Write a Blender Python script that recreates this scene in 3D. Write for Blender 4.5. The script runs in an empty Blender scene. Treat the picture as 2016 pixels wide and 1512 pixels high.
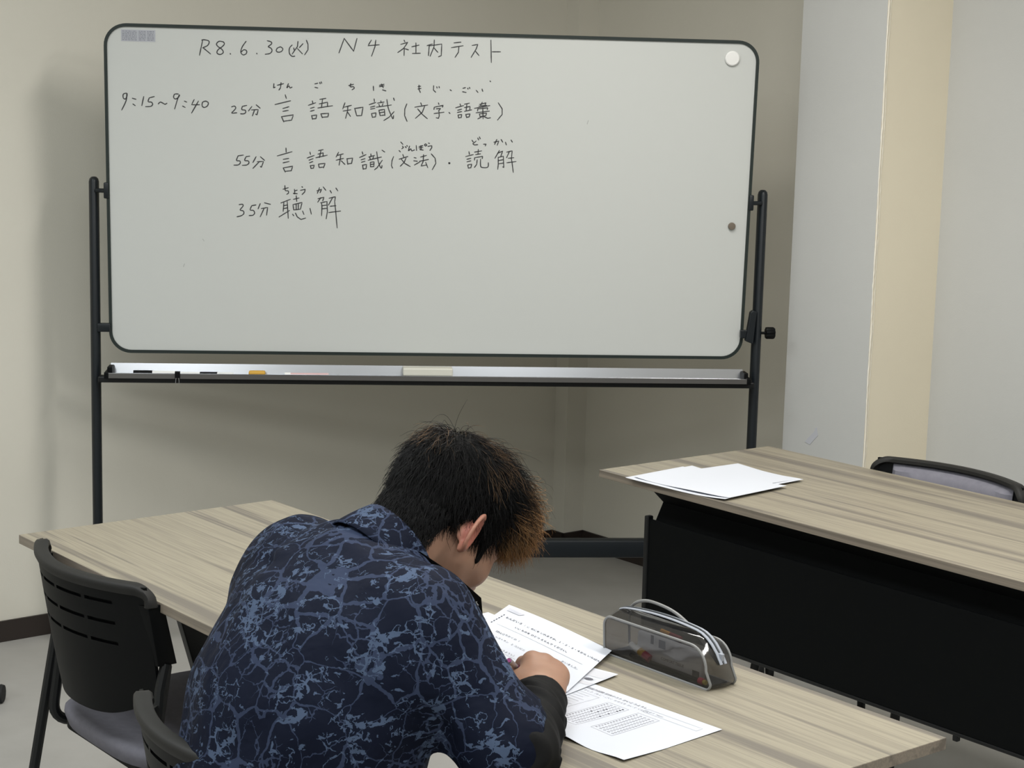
import bpy, bmesh, math, random
import numpy as np
from mathutils import Matrix, Vector
rnd = random.Random(7)
sc = bpy.context.scene
COL = sc.collection
# ------------------------------------------------------------------ camera
cam_d = bpy.data.cameras.new('camera'); cam_o = bpy.data.objects.new('camera', cam_d); COL.objects.link(cam_o)
cam_d.sensor_width = 36.0; cam_d.lens = 63.17; cam_d.clip_start = 0.05
_R = Vector((0.9997, 0.0037, 0.0241)); _F = Vector((0.0, 0.98801, -0.15438)).normalized()
_R = (_R - _F * _R.dot(_F)).normalized(); _U = _R.cross(_F)
cam_o.matrix_world = Matrix(((_R.x, _U.x, -_F.x, 0), (_R.y, _U.y, -_F.y, 0), (_R.z, _U.z, -_F.z, 1.5819), (0, 0, 0, 1)))
sc.camera = cam_o
# ------------------------------------------------------------------ room frame: s runs along the right wall, t towards it
A = -0.895
E1 = (math.cos(A), math.sin(A)); E2 = (-math.sin(A), math.cos(A))
def S(s, t, z=0.0): return (E1[0]*s + E2[0]*t, E1[1]*s + E2[1]*t, z)
# ------------------------------------------------------------------ world, lights, exposure
w = bpy.data.worlds.new('world'); sc.world = w; w.use_nodes = True
w.node_tree.nodes['Background'].inputs[0].default_value = (0.9, 0.95, 1.0, 1)
w.node_tree.nodes['Background'].inputs[1].default_value = 0.05
sc.view_settings.view_transform = 'Standard'; sc.view_settings.look = 'None'
sc.view_settings.gamma = 1.0; sc.view_settings.exposure = 0.04; sc.view_settings.use_curve_mapping = False
def ceiling_lamp(s, t, power, col=(0.93, 0.97, 1.0), sx=1.2, sy=0.3, z=2.57):
    l = bpy.data.lights.new('ceiling_lamp', 'AREA'); l.shape = 'RECTANGLE'; l.size = sx; l.size_y = sy
    l.energy = power; l.color = col
    o = bpy.data.objects.new('ceiling_lamp', l); COL.objects.link(o); o.location = S(s, t, z); o.rotation_euler = (0, 0, A)
    return o
for s_, t_, p_ in ((-3.3, 0.85, 21), (-1.5, 0.85, 21), (0.3, 0.85, 21), (-2.6, 2.65, 30), (-0.8, 2.65, 33), (-1.5, -1.4, 20), (0.3, -1.4, 20), (-3.3, -1.4, 20)):
    ceiling_lamp(s_, t_, p_, (1.0, 0.975, 0.93) if t_ > 2 else (0.93, 0.98, 1.0), sy=0.3 if t_ > 2 else 0.6)

# ------------------------------------------------------------------ materials
def mat(name, col, rough=0.6, spec=0.5, metal=0.0, **kw):
    m = bpy.data.materials.new(name); m.use_nodes = True
    b = m.node_tree.nodes['Principled BSDF']
    b.inputs['Base Color'].default_value = (*col, 1); b.inputs['Roughness'].default_value = rough
    b.inputs['Specular IOR Level'].default_value = spec; b.inputs['Metallic'].default_value = metal
    for k, v in kw.items(): b.inputs[k.replace('_', ' ')].default_value = v
    return m
def nodes(m): return m.node_tree.nodes, m.node_tree.links, m.node_tree.nodes['Principled BSDF']
def tex_chain(m, scale=(1, 1, 1), rot=(0, 0, 0)):
    n, l, b = nodes(m)
    tc = n.new('ShaderNodeTexCoord'); mp = n.new('ShaderNodeMapping'); mp.inputs['Scale'].default_value = scale
    mp.inputs['Rotation'].default_value = rot; l.new(tc.outputs['Object'], mp.inputs[0]); return mp
def noise(m, vec, scale, detail=4, rough=0.5, dist=0.0):
    n, l, b = nodes(m); t = n.new('ShaderNodeTexNoise'); t.inputs['Scale'].default_value = scale
    t.inputs['Detail'].default_value = detail; t.inputs['Roughness'].default_value = rough; t.inputs['Distortion'].default_value = dist
    l.new(vec, t.inputs['Vector']); return t
def ramp(m, fac, stops):
    n, l, b = nodes(m); r = n.new('ShaderNodeValToRGB'); l.new(fac, r.inputs[0]); e = r.color_ramp.elements
    while len(e) < len(stops): e.new(0.5)
    for k, (p, c) in enumerate(stops): e[k].position = p; e[k].color = (*c, 1)
    return r
def bump(m, h, strength=0.2, dist=0.002):
    n, l, b = nodes(m); bp = n.new('ShaderNodeBump'); bp.inputs['Strength'].default_value = strength
    bp.inputs['Distance'].default_value = dist; l.new(h, bp.inputs['Height']); l.new(bp.outputs[0], b.inputs['Normal']); return bp
def mottled(name, c0, c1, scale, rough=0.7, bs=0.15, bscale=300, bd=0.001, spec=0.3):
    m = mat(name, c0, rough, spec); mp = tex_chain(m); n, l, b = nodes(m)
    t = noise(m, mp.outputs[0], scale, 5); r = ramp(m, t.outputs[0], ((0.3, c0), (0.7, c1))); l.new(r.outputs[0], b.inputs['Base Color'])
    t2 = noise(m, mp.outputs[0], bscale, 3); bump(m, t2.outputs[0], bs, bd); return m
M = {}
M['wall'] = mottled('wallpaper_warm_white', (0.66, 0.635, 0.555), (0.69, 0.665, 0.585), 2.0, 0.85, 0.25, 260)
M['wall_grey'] = mottled('wallpaper_grey', (0.495, 0.50, 0.485), (0.525, 0.53, 0.515), 2.0, 0.85, 0.2, 260)
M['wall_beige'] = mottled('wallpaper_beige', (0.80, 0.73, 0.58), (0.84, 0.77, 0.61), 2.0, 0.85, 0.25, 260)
M['ceil'] = mottled('ceiling_board', (0.86, 0.855, 0.83), (0.89, 0.885, 0.86), 3, 0.9)
M['wall_white'] = mottled('wallpaper_white', (0.80, 0.79, 0.75), (0.83, 0.82, 0.78), 2.0, 0.85)
M['floor'] = mottled('vinyl_floor', (0.355, 0.345, 0.325), (0.39, 0.38, 0.36), 9, 0.55, 0.06, 120, spec=0.4)
M['base'] = mat('baseboard_brown', (0.022, 0.015, 0.012), 0.5)
M['black'] = mat('black_steel', (0.006, 0.0068, 0.0075), 0.45, 0.35)
M['blackmatte'] = mat('black_mesh_board', (0.0022, 0.0028, 0.003), 0.8, 0.12)
M['navy'] = mat('black_blue_steel', (0.007, 0.010, 0.013), 0.4, 0.35)
M['plastic'] = mat('black_plastic', (0.0022, 0.0027, 0.003), 0.5, 0.14)
M['rim'] = mat('charcoal_plastic', (0.014, 0.0136, 0.0125), 0.6, 0.3)
M['rubber'] = mat('rubber', (0.01, 0.01, 0.01), 0.8)
M['fabric'] = mottled('lilac_grey_fabric', (0.165, 0.162, 0.190), (0.19, 0.187, 0.216), 60, 0.9, 0.5, 900, 0.0008, spec=0.1)
M['alu'] = mat('aluminium', (0.60, 0.61, 0.64), 0.21, 0.5, 1.0)
M['alu_dull'] = mat('aluminium_dull', (0.17, 0.165, 0.16), 0.4, 0.5, 0.8)
M['board'] = mat('whiteboard_enamel', (0.555, 0.57, 0.55), 0.25, 0.3)
M['frame'] = mat('board_rim', (0.014, 0.022, 0.020), 0.4)
M['ink'] = mat('marker_ink', (0.035, 0.035, 0.038), 0.6)
M['paper'] = mat('paper', (0.60, 0.62, 0.67), 0.8, 0.12)
M['print'] = mat('printed_grey', (0.30, 0.30, 0.33), 0.8)
M['printd'] = mat('printed_black', (0.10, 0.10, 0.12), 0.8)
M['white'] = mat('white_plastic', (0.80, 0.80, 0.78), 0.4)
def wood(name, ca, cb, cc):
    m = mat(name, ca, 0.45, 0.35); n, l, b = nodes(m)
    mp = tex_chain(m, (0.22, 8.0, 8.0)); t = noise(m, mp.outputs[0], 3.2, 5, 0.55, 0.25)
    mp2 = tex_chain(m, (0.8, 75.0, 75.0)); t2 = noise(m, mp2.outputs[0], 2.0, 4, 0.6)
    mx = n.new('ShaderNodeMath'); mx.operation = 'MULTIPLY_ADD'; mx.inputs[1].default_value = 0.36
    l.new(t2.outputs[0], mx.inputs[0]); l.new(t.outputs[0], mx.inputs[2])
    r = ramp(m, mx.outputs[0], ((0.53, cc), (0.61, cb), (0.68, ca), (0.74, cb), (0.80, ca), (0.90, cc)))
    l.new(r.outputs[0], b.inputs['Base Color']); bump(m, t2.outputs[0], 0.05, 0.0005); return m
M['wood'] = wood('ash_laminate', (0.312, 0.278, 0.208), (0.236, 0.209, 0.160), (0.160, 0.141, 0.116))
M['wood_edge'] = wood('ash_edge_band', (0.25, 0.21, 0.165), (0.20, 0.17, 0.135), (0.14, 0.118, 0.095))

# ------------------------------------------------------------------ mesh helpers
class MB:
    def __init__(s): s.v = []; s.f = []; s.m = []
    def add(s, vs, fs, mi=0):
        o = len(s.v); s.v += [tuple(map(float, v)) for v in vs]; s.f += [tuple(o + i for i in f) for f in fs]; s.m += [mi]*len(fs); return s
    def box(s, x0, x1, y0, y1, z0, z1, c=0.0, mi=0):
        if c <= 0:
            v = [(x, y, z) for z in (z0, z1) for x, y in ((x0, y0), (x1, y0), (x1, y1), (x0, y1))]
            return s.add(v, [(3, 2, 1, 0), (4, 5, 6, 7), (0, 1, 5, 4), (1, 2, 6, 5), (2, 3, 7, 6), (3, 0, 4, 7)], mi)
        bm = bmesh.new(); bmesh.ops.create_cube(bm, size=1)
        for v in bm.verts: v.co = Vector(((x0+x1)/2 + v.co.x*(x1-x0), (y0+y1)/2 + v.co.y*(y1-y0), (z0+z1)/2 + v.co.z*(z1-z0)))
        bmesh.ops.bevel(bm, geom=bm.edges[:], offset=c, segments=2, affect='EDGES', profile=0.5)
        bm.verts.index_update(); s.add([v.co[:] for v in bm.verts], [[v.index for v in f.verts] for f in bm.faces], mi); bm.free(); return s
    def tube(s, pts, r, n=10, caps=True, closed=False, mi=0, flat=1.0):
        pts = [Vector(p) for p in pts]; N = len(pts); rr = r if hasattr(r, '__len__') else [r]*N
        def tan(i):
            a = pts[(i-1) % N] if closed or i > 0 else pts[i]; b = pts[(i+1) % N] if closed or i < N-1 else pts[i]
            return (b - a).normalized()
        t = tan(0); u = t.orthogonal().normalized()
        if abs(t.z) < 0.9: u = (Vector((0, 0, 1)) - t * t.z).normalized()
        vs = []
        for i in range(N):
            t2 = tan(i); u = (u - t2 * u.dot(t2)); u.normalize(); w_ = t2.cross(u)
            for k in range(n):
                a = 2*math.pi*k/n; vs.append(pts[i] + u*(math.cos(a)*rr[i]*flat) + w_*(math.sin(a)*rr[i]))
        fs = []
        for i in range(N if closed else N-1):
            j = (i+1) % N
            for k in range(n): k2 = (k+1) % n; fs.append((i*n+k, i*n+k2, j*n+k2, j*n+k))
        if caps and not closed: fs += [tuple(range(n))[::-1], tuple((N-1)*n + k for k in range(n))]
        return s.add(vs, fs, mi)
    def prism(s, poly, h0, h1, axis='z', mi=0):
        n = len(poly)
        def P(a, b, h): return {'z': (a, b, h), 'x': (h, a, b), 'y': (a, h, b)}[axis]
        vs = [P(a, b, h0) for a, b in poly] + [P(a, b, h1) for a, b in poly]
        fs = [tuple(range(n))[::-1], tuple(range(n, 2*n))] + [(i, (i+1) % n, n+(i+1) % n, n+i) for i in range(n)]
        return s.add(vs, fs, mi)
    def lathe(s, prof, n=20, c=(0, 0, 0), axis='z', mi=0):
        vs = []
        for r, h in prof:
            for k in range(n):
                a = 2*math.pi*k/n; x, y = r*math.cos(a), r*math.sin(a)
                q = {'z': (x, y, h), 'x': (h, x, y), 'y': (x, h, y)}[axis]; vs.append((c[0]+q[0], c[1]+q[1], c[2]+q[2]))
        fs = [(i*n+k, i*n+(k+1) % n, (i+1)*n+(k+1) % n, (i+1)*n+k) for i in range(len(prof)-1) for k in range(n)]
        fs += [tuple(range(n))[::-1], tuple((len(prof)-1)*n + k for k in range(n))]
        return s.add(vs, fs, mi)
    def build(s, name, m, parent=None, smooth=False, bevel=0.0, ang=0.6):
        me = bpy.data.meshes.new(name); me.from_pydata(s.v, [], s.f)
        for mm in (m if isinstance(m, (list, tuple)) else [m]): me.materials.append(mm)
        if any(s.m): me.polygons.foreach_set('material_index', s.m)
        bm = bmesh.new(); bm.from_mesh(me); bmesh.ops.recalc_face_normals(bm, faces=bm.faces)
        if bevel: 
            es = [e for e in bm.edges if len(e.link_faces) == 2 and e.calc_face_angle(0) > 0.9]
            bmesh.ops.bevel(bm, geom=es, offset=bevel, segments=2, affect='EDGES', profile=0.5)
        bm.to_mesh(me); bm.free()
        if smooth:
            me.shade_smooth(); me.set_sharp_from_angle(angle=ang)
        o = bpy.data.objects.new(name, me); COL.objects.link(o)
        if parent: o.parent = parent
        return o
def tag(o, label=None, cat=None, group=None, kind=None):
    for k, v in (('label', label), ('category', cat), ('group', group), ('kind', kind)):
        if v: o[k] = v
    return o
def empty(name, loc, rz=0.0):
    o = bpy.data.objects.new(name, None); COL.objects.link(o); o.location = loc; o.rotation_euler = (0, 0, rz); o.empty_display_size = 0.05; return o
def copy_tree(o, parent=None):
    kids = [c for c in bpy.data.objects if c.parent == o]
    c = o.copy(); COL.objects.link(c)
    if parent: c.parent = parent
    for k in kids: copy_tree(k, c)
    return c
def rrect(x0, x1, y0, y1, r, n=8):
    out = []
    for cx, cy, a0 in ((x1-r, y1-r, 0), (x0+r, y1-r, 90), (x0+r, y0+r, 180), (x1-r, y0+r, 270)):
        for k in range(n+1):
            a = math.radians(a0 + 90*k/n); out.append((cx + r*math.cos(a), cy + r*math.sin(a)))
    return out
def bez(p0, p1, p2, n=8):
    p0, p1, p2 = Vector(p0), Vector(p1), Vector(p2)
    return [p0*(1-t)**2 + p1*2*t*(1-t) + p2*t*t for t in [i/n for i in range(n+1)]]
def rounded_path(pts, r, n=6):
    pts = [Vector(p) for p in pts]; out = [pts[0]]
    for i in range(1, len(pts)-1):
        a = (pts[i-1]-pts[i]); b = (pts[i+1]-pts[i]); d = min(r, a.length*0.49, b.length*0.49)
        out += bez(pts[i]+a.normalized()*d, pts[i], pts[i]+b.normalized()*d, n)
    return out + [pts[-1]]

# ------------------------------------------------------------------ the room
SL, TR, ZC = -4.85, 4.18, 2.6          # left wall, right wall, ceiling
S1, T0 = 3.2, -3.6
def struct(name, mb, m):
    o = mb.build(name, m); o.rotation_euler = (0, 0, A); o['kind'] = 'structure'; return o
struct('floor', MB().box(SL-.1, S1+.1, T0-.1, TR+.1, -0.06, 0), M['floor'])
struct('ceiling', MB().box(SL-.1, S1+.1, T0-.1, TR+.1, ZC, ZC+.06), M['ceil'])
struct('wall_left', MB().box(SL-.1, SL, T0-.1, TR+.1, 0, ZC), M['wall'])
wr0 = struct('wall_right', MB().box(SL, -3.4, TR, TR+.1, 0, ZC).box(-3.4, S1, TR, TR+.1, 0, ZC, mi=1), [M['wall'], M['wall_grey']])
struct('wall_near', MB().box(SL, S1, T0-.1, T0, 0, ZC), M['wall_white'])
struct('wall_far', MB().box(S1, S1+.1, T0-.1, TR+.1, 0, ZC), M['wall_white'])
struct('wall_corner', MB().box(SL, -4.785, 4.09, TR, 0, ZC), M['wall'])
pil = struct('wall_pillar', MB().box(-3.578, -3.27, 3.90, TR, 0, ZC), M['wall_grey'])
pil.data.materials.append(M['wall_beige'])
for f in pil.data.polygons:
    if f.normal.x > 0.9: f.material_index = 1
# loose wallpaper seam up the pillar's edge
sm = MB(); zz = [i*0.012 for i in range(int(ZC/0.012))]; r2 = random.Random(3)
for x_, w_ in ((-3.2688, 0.0022), (-3.2692, 0.0014)):
    sm.tube([(x_, 3.902 + (0.0 if w_ > .002 else 0.008) + 0.0012*math.sin(z*21) + r2.uniform(-.0009, .0009), z) for z in zz], [w_*(0.7 + 0.6*r2.random()) for z in zz], 5)
o = sm.build('trim_1', mat('peeling_paper_edge', (0.80, 0.76, 0.66), 0.8), smooth=True); o.rotation_euler = (0, 0, A); o['kind'] = 'structure'
hb = 0.062
struct('baseboard_left', MB().box(SL, SL+.008, T0, 4.09, 0, hb), M['base'])
struct('baseboard_corner', MB().box(SL, -4.785+.008, 4.082, 4.09, 0, hb).box(-4.785, -4.777, 4.082, TR, 0, hb), M['base'])
struct('baseboard_right', MB().box(-4.785, -3.578, TR-.008, TR, 0, hb).box(-3.27, S1, TR-.008, TR, 0, hb), M['base'])
struct('baseboard_pillar', MB().box(-3.586, -3.262, 3.892, 3.90, 0, hb).box(-3.27, -3.262, 3.9, TR, 0, hb), M['base'])
# scrap of clear tape stuck to the pillar
tp = MB().prism([(-.030, -.012), (.006, .016), (.030, .020), (.033, .030), (-.002, .026), (-.036, -.004)], 0, .0006, 'y')
tp = MB(); tp.prism([(-.030, -.014), (-.010, -.020), (.020, .012), (.004, .020)], -.0006, 0, 'y'); tp.prism([(.004, .020), (.020, .012), (.014, .034), (.010, .034)], -.0006, 0, 'y')
o = tp.build('tape_scrap', mat('clear_tape', (0.50, 0.51, 0.55), 0.25)); o.location = S(-3.461, 3.8995, 0.640); o.rotation_euler = (0, 0, A)
tag(o, 'small scrap of clear tape stuck low on the grey pillar face', 'tape')

# ------------------------------------------------------------------ training tables
def make_table(panel):
    r = empty('training_table', (0, 0, 0))
    W2, L2, Z = 0.29, 0.90, 0.72
    top = MB().box(-L2, L2, -W2, W2, Z-.018, Z, 0.0012).build('tabletop', [M['wood'], M['wood_edge']], r)
    for f in top.data.polygons:
        if abs(f.normal.z) < 0.5: f.material_index = 1
    for sx in (-1, 1):
        x = sx*(L2-.11); x0, x1 = x-.011, x+.011
        lg = MB().prism([(-.075, .700), (.125, .700), (.125, .685), (.095, .650), (.110, .60), (.245, .09), (.175, .06), (.130, .09), (-.022, .60), (-.045, .66)], x0, x1, 'x')
        lg.build('leg', M['black'], r, bevel=.002)
        MB().box(x-.022, x+.022, -.12, .16, .686, .702, .002).build('bracket', M['black'], r)
        ft = MB().tube([(x, -.24, .062), (x, .0, .072), (x, .27, .062)], [.014, .018, .014], 8, flat=1.1).build('foot', M['black'], r, True)
        for y in (-.23, .26):
            c = MB().tube([(x, y, .062), (x, y, .040)], .006, 8).box(x-.012, x+.012, y-.012, y+.012, .034, .048, .003)
            for d in (-.013, .013): c.lathe([(.008, -.007), (.0235, -.006), (.025, 0), (.0235, .006), (.008, .007)], 16, (x+d, y, .025), 'x')
            c.build('caster', M['plastic'], ft, True)
    MB().tube([(-L2+.12, .03, .63), (L2-.12, .03, .63)], .016, 10).build('crossbeam', M['black'], r, True)
    # angled shelf tray and the modesty panel on the side away from the seats
    MB().prism([(.236, .701), (.177, .648), (.202, .600), (.214, .604), (.214, .597), (.196, .594), (.169, .647), (.216, .701)], -L2+.108, L2-.108, 'x').build('cable_channel', M['blackmatte'], r)
    if not panel: return r
    pn = MB().box(-L2+.112, L2-.096, .214, .222, .358, .612, .002).build('modesty_panel', M['blackmatte'], r)
    for x in (-L2+.103, L2-.103): MB().box(x-.007, x+.007, .208, .226, .35, .619, .003).build('panel_edge', M['black'], pn)
    MB().box(-L2+.11, L2-.11, .212, .224, .3505, .359, .002).build('panel_rail', M['black'], pn)
    for x in (-.42, -.13): MB().box(x-.006, x+.006, .21, .222, .338, .351, .002).build('clip', M['black'], pn)
    return r
tA = make_table(False); tA.location = S(-2.391, 1.697); tA.rotation_euler = (0, 0, -0.8903)
tag(tA, 'wood-topped training table the young man writes at', 'table', 'wood-topped folding tables')
tB = make_table(True); tB.location = S(-2.258, 3.090); tB.rotation_euler = (0, 0, -0.9025 + math.pi)
tag(tB, 'wood-topped training table with black modesty panel and loose white sheets on it', 'table', 'wood-topped folding tables')

# ------------------------------------------------------------------ stacking chairs (local: sitter faces +y, back of seat at y=0)
def make_chair():
    r = empty('stacking_chair', (0, 0, 0))
    W = 0.216
    def yc(u): return -0.069*(1-u*u)                       # bow of the backrest, u=-1..1 across
    def back(u, v):                                         # v=0 bottom .. 1 top
        halfw = W*(0.975 - 0.07*(1-v)**2)
        z = 0.492 + 0.256*v
        if v < .35: z += 0.055*(abs(u)**4)*(1-v/.35)**2; halfw *= 1-.06*(1-v/.35)**2*abs(u)
        return Vector((u*halfw, yc(u) + 0.040*(1-v) - 0.004, z))
    # shell panel with three rows of slots
    nu, nv = 49, 41; vs = []; fs = []
    for j in range(nv):
        for i in range(nu): vs.append(back(-1+2*i/(nu-1), j/(nv-1)))
    rows = (34, 28, 22)
    def slot(i, j):
        if j not in rows: return False
        return any(a <= i < b for a, b in ((8, 15), (16, 23), (24, 33), (34, 41)))
    vb = [v + Vector((0, -.006, 0)) for v in vs]; N = len(vs)
    keep = [[not slot(i, j) for i in range(nu-1)] for j in range(nv-1)]
    for j in range(nv-1):
        for i in range(nu-1):
            if not keep[j][i]: continue
            a, b, c, d = j*nu+i, j*nu+i+1, (j+1)*nu+i+1, (j+1)*nu+i
            fs += [(a, b, c, d), (N+d, N+c, N+b, N+a)]
            for (di, dj, p, q) in ((0, -1, a, b), (1, 0, b, c), (0, 1, c, d), (-1, 0, d, a)):
                ii, jj = i+di, j+dj
                if ii < 0 or jj < 0 or ii >= nu-1 or jj >= nv-1 or not keep[jj][ii]: fs.append((q, p, N+p, N+q))
    MB().add(vs+vb, fs).build('backrest', M['plastic'], r, True)
    # thick top rim wrapping forward at both ends
    rim = MB(); vs = []; fs = []; path = []; rc = .034
    for i in range(-16, 17): path.append(((W+.004-rc)*i/16, .748, 0))
    arc = [(W+.004-rc+rc*math.sin(a), .748-rc+rc*math.cos(a), a) for a in [math.radians(9*k) for k in range(1, 11)]]
    path = [(-x, z, -a) for x, z, a in arc[::-1]] + path + arc
    prof = [(-.008, -.015), (-.0125, -.006), (-.0125, .000), (-.009, .0035), (.009, .0045), (.0135, .001), (.0135, -.007), (.004, -.010)]
    for x, z, a in path:
        u = max(-1, min(1, x/W)); sl = 2*.069*u/W; b = math.atan(sl); y = yc(u)
        for py, pz in prof:
            vs.append((x - math.sin(b)*py*math.cos(a) + math.sin(a)*pz, y + math.cos(b)*py, z + math.cos(a)*pz))
    n = len(prof); m_ = len(path)
    for i in range(m_-1):
        for k in range(n): fs.append((i*n+k, i*n+(k+1) % n, (i+1)*n+(k+1) % n, (i+1)*n+k))
    fs += [tuple(range(n)), tuple((m_-1)*n+k for k in range(n))[::-1]]
    rim.add(vs, fs).build('top_rim', M['rim'], r, True, ang=0.9)
    # side flaps
    for sx in (-1, 1):
        fl = MB(); q = []
        for k in range(9):
            v = k/8; z = .716 - .112*v; y0 = yc(1) - .006 + .022*v; wd = .030 + .006*v
            x = sx*(W+.003 - .006*v); q.append((x, y0, z)); q.append((x - sx*.034, y0 - .012, z)); q.append((x, y0 + wd, z))
        fs = []
        for k in range(8):
            b0, b1 = 3*k, 3*k+3
            fs += [(b0, b1, b1+1, b0+1), (b0, b0+2, b1+2, b1), (b0+1, b1+1, b1+2, b0+2)]
        fs += [(0, 1, 2), (26, 25, 24)]
        fl.add(q, fs).build('side_flap', M['plastic'], r, True, .001)
    # pad in front of the shell
    vs = []; fs = []; nu, nv = 25, 13
    for j in range(nv):
        for i in range(nu):
            u = -.83+1.66*i/(nu-1); v = .30+.655*j/(nv-1)
            e = max(0, 1-max(abs(u)/.83, abs(2*j/(nv-1)-1))**6); p = back(u, v); vs.append(p + Vector((0, .003 + .027*e**.6, 0)))
    for j in range(nv-1):
        for i in range(nu-1): a = j*nu+i; fs.append((a, a+1, a+nu+1, a+nu))
    N = len(vs); vs += [Vector((v.x, v.y, v.z)) for v in vs]
    for k in range(N):
        i, j = k % nu, k//nu; u = -.83+1.66*i/(nu-1); vs[N+k] = back(u, .30+.655*j/(nv-1)) + Vector((0, .001, 0))
    fs += [tuple(N+i for i in f[::-1]) for f in fs]; nf0 = len(fs)//2
    brd = [i for i in range(nu)] + [j*nu+nu-1 for j in range(1, nv)] + [(nv-1)*nu+i for i in range(nu-2, -1, -1)] + [j*nu for j in range(nv-2, 0, -1)]
    fs += [(brd[(k+1) % len(brd)], brd[k], N+brd[k], N+brd[(k+1) % len(brd)]) for k in range(len(brd))]
    pb = MB().add(vs, fs); pb.m = [0]*nf0 + [1]*nf0 + [0]*(len(fs)-2*nf0); pb.build('back_pad', [M['fabric'], M['plastic']], r, True)
    # seat cushion: rounded, dished
    vs = []; fs = []; nr, na = 9, 48
    def outline(a):
        c, s_ = math.cos(a), math.sin(a); e = 2/3.6
        return (0.225*abs(c)**e*(1 if c > 0 else -1), 0.215 + 0.225*abs(s_)**e*(1 if s_ > 0 else -1))
    def seatz(x, y): return .432 - .016*math.exp(-((x/.13)**2 + ((y-.16)/.13)**2)) + .010*max(0, 1-y/.08) - .02*max(0, (y-.36)/.08)
    for lay, (zo, sc_) in enumerate(((-.034, .93), (-.030, .97), (-.018, 1.0), (-.008, .995), (-.002, .97), (0, .93), (0, .75), (0, .5), (0, .25))):
        for k in range(na):
            x, y = outline(2*math.pi*k/na); x *= sc_; y = .215 + (y-.215)*sc_; vs.append((x, y, (seatz(x, y)+zo) if lay > 1 else .432+zo))
    for i in range(nr-1):
        for k in range(na): fs.append((i*na+k, i*na+(k+1) % na, (i+1)*na+(k+1) % na, (i+1)*na+k))
    vs.append((0, .215, seatz(0, .215))); c = len(vs)-1
    fs += [((nr-1)*na+k, (nr-1)*na+(k+1) % na, c) for k in range(na)] + [tuple(range(na))[::-1]]
    seat = MB().add(vs, fs).build('seat', M['fabric'], r, True, ang=1.2)
    sh = MB().prism(rrect(-.205, .205, .015, .42, .06), .385, .401); sh.build('seat_shell', M['plastic'], seat, True)
    # tubular frame: rail + upright in one bend, back leg welded on
    for sx in (-1, 1):
        x = sx*.190
        fp = rounded_path([(sx*.222, .44, .012), (sx*.205, .385, .382), (sx*.196, .08, .378), (sx*.202, .004, .392), (sx*.203, .036, .60)], .06)
        MB().tube(fp, .0105, 10).build('frame_tube', M['black'], r, True)
        lg = MB().tube([(sx*.206, .034, .605), (sx*.211, .020, .56), (sx*.262, -.058, .012)], .0105, 10).build('leg', M['black'], r, True)
        MB().tube([(sx*.262, -.058, .016), (sx*.2623, -.059, 0)], .014, 10).build('foot_cap', M['rubber'], lg, True)
        MB().tube([(sx*.222, .44, .016), (sx*.2221, .441, 0)], .014, 10).build('foot_cap', M['rubber'], lg, True)
    MB().tube([(-.20, .36, .376), (.20, .36, .376)], .009, 8).build('crossbar', M['black'], r, True)
    MB().tube([(-.195, .09, .374), (.195, .09, .374)], .009, 8).build('crossbar', M['black'], r, True)
    return r
ch = make_chair(); ch.location = S(-2.922, 1.388); ch.rotation_euler = (0, 0, A)
GC = 'black stacking chairs with lilac-grey pads'
tag(ch, 'empty black stacking chair pushed under the near table, slotted backrest in full view', 'chair', GC)
c2 = copy_tree(ch); c2.location = S(-2.024, 1.138); c2.rotation_euler = (0, 0, A); tag(c2, 'black stacking chair the young man sits on, only curved rim and pad showing', 'chair', GC)
c3 = copy_tree(ch); c3.location = S(-2.597, 3.40); c3.rotation_euler = (0, 0, A+math.pi); tag(c3, 'black stacking chair behind the far table, only its padded top showing', 'chair', GC)

# caster peeping in at the left edge, by the wall
r = empty('caster_stool', S(-4.476, 1.629), 0.0)
sp = MB()
for k in range(5):
    a = math.radians(72*k+0); e = (.2*math.cos(a), .2*math.sin(a), .062); sp.tube([(0, 0, .085), e], [.018, .010], 8)
sp.build('star_base', M['plastic'], r, True)
for k in range(5):
    a = math.radians(72*k+0); x, y = .2*math.cos(a), .2*math.sin(a); c = MB()
    for d in (-.013, .013): c.lathe([(.008, -.008), (.023, -.007), (.025, 0), (.023, .007), (.008, .008)], 14, (x+d, y, .025), 'x')
    c.tube([(x, y, .06), (x, y, .03)], .008, 8).build('caster', M['rubber'], r, True)
MB().tube([(0, 0, .08), (0, 0, .30)], .022, 12).build('column', M['black'], r, True)
MB().lathe([(.11, .30), (.125, .315), (.125, .335), (.11, .35), (.04, .355)], 28).build('seat', M['fabric'], r, True)
tag(r, 'swivel stool mostly out of frame, casters at the left edge by the wall', 'stool')

# ------------------------------------------------------------------ whiteboard on its stand
WY = 0.0969; B = empty('whiteboard_stand', (-1.1272, 4.9754, 0), WY)
tag(B, 'large white board with black rim on a black rolling stand, handwritten test schedule', 'whiteboard')
TL = 0.065; BW, BH, BZ = 1.7975, 0.905, 0.8661
face = empty('board', (0, 0, 0)); bpy.data.objects.remove(face)
def onb(o, parent):
    o.parent = parent
def board_mesh(name, mb, m, parent, **k):
    # build in board plane coords (x across, y up, z out of the face) and stand it up
    ct, st_ = math.cos(TL), math.sin(TL)
    mb.v = [(x, -y*st_ - z*ct, BZ + y*ct - z*st_) for x, y, z in mb.v]
    return mb.build(name, m, parent, **k)
pan = board_mesh('writing_surface', MB().prism(rrect(.004, BW-.004, .004, BH-.004, .056, 10), -.016, 0), M['board'], B)
ring = MB(); o_ = rrect(0, BW, 0, BH, .060, 10); i_ = rrect(.0085, BW-.0085, .0085, BH-.0085, .052, 10); n = len(o_)
vs = [(x, y, z) for z in (-.020, .004) for x, y in o_] + [(x, y, z) for z in (-.020, .004) for x, y in i_]
fs = []
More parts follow.
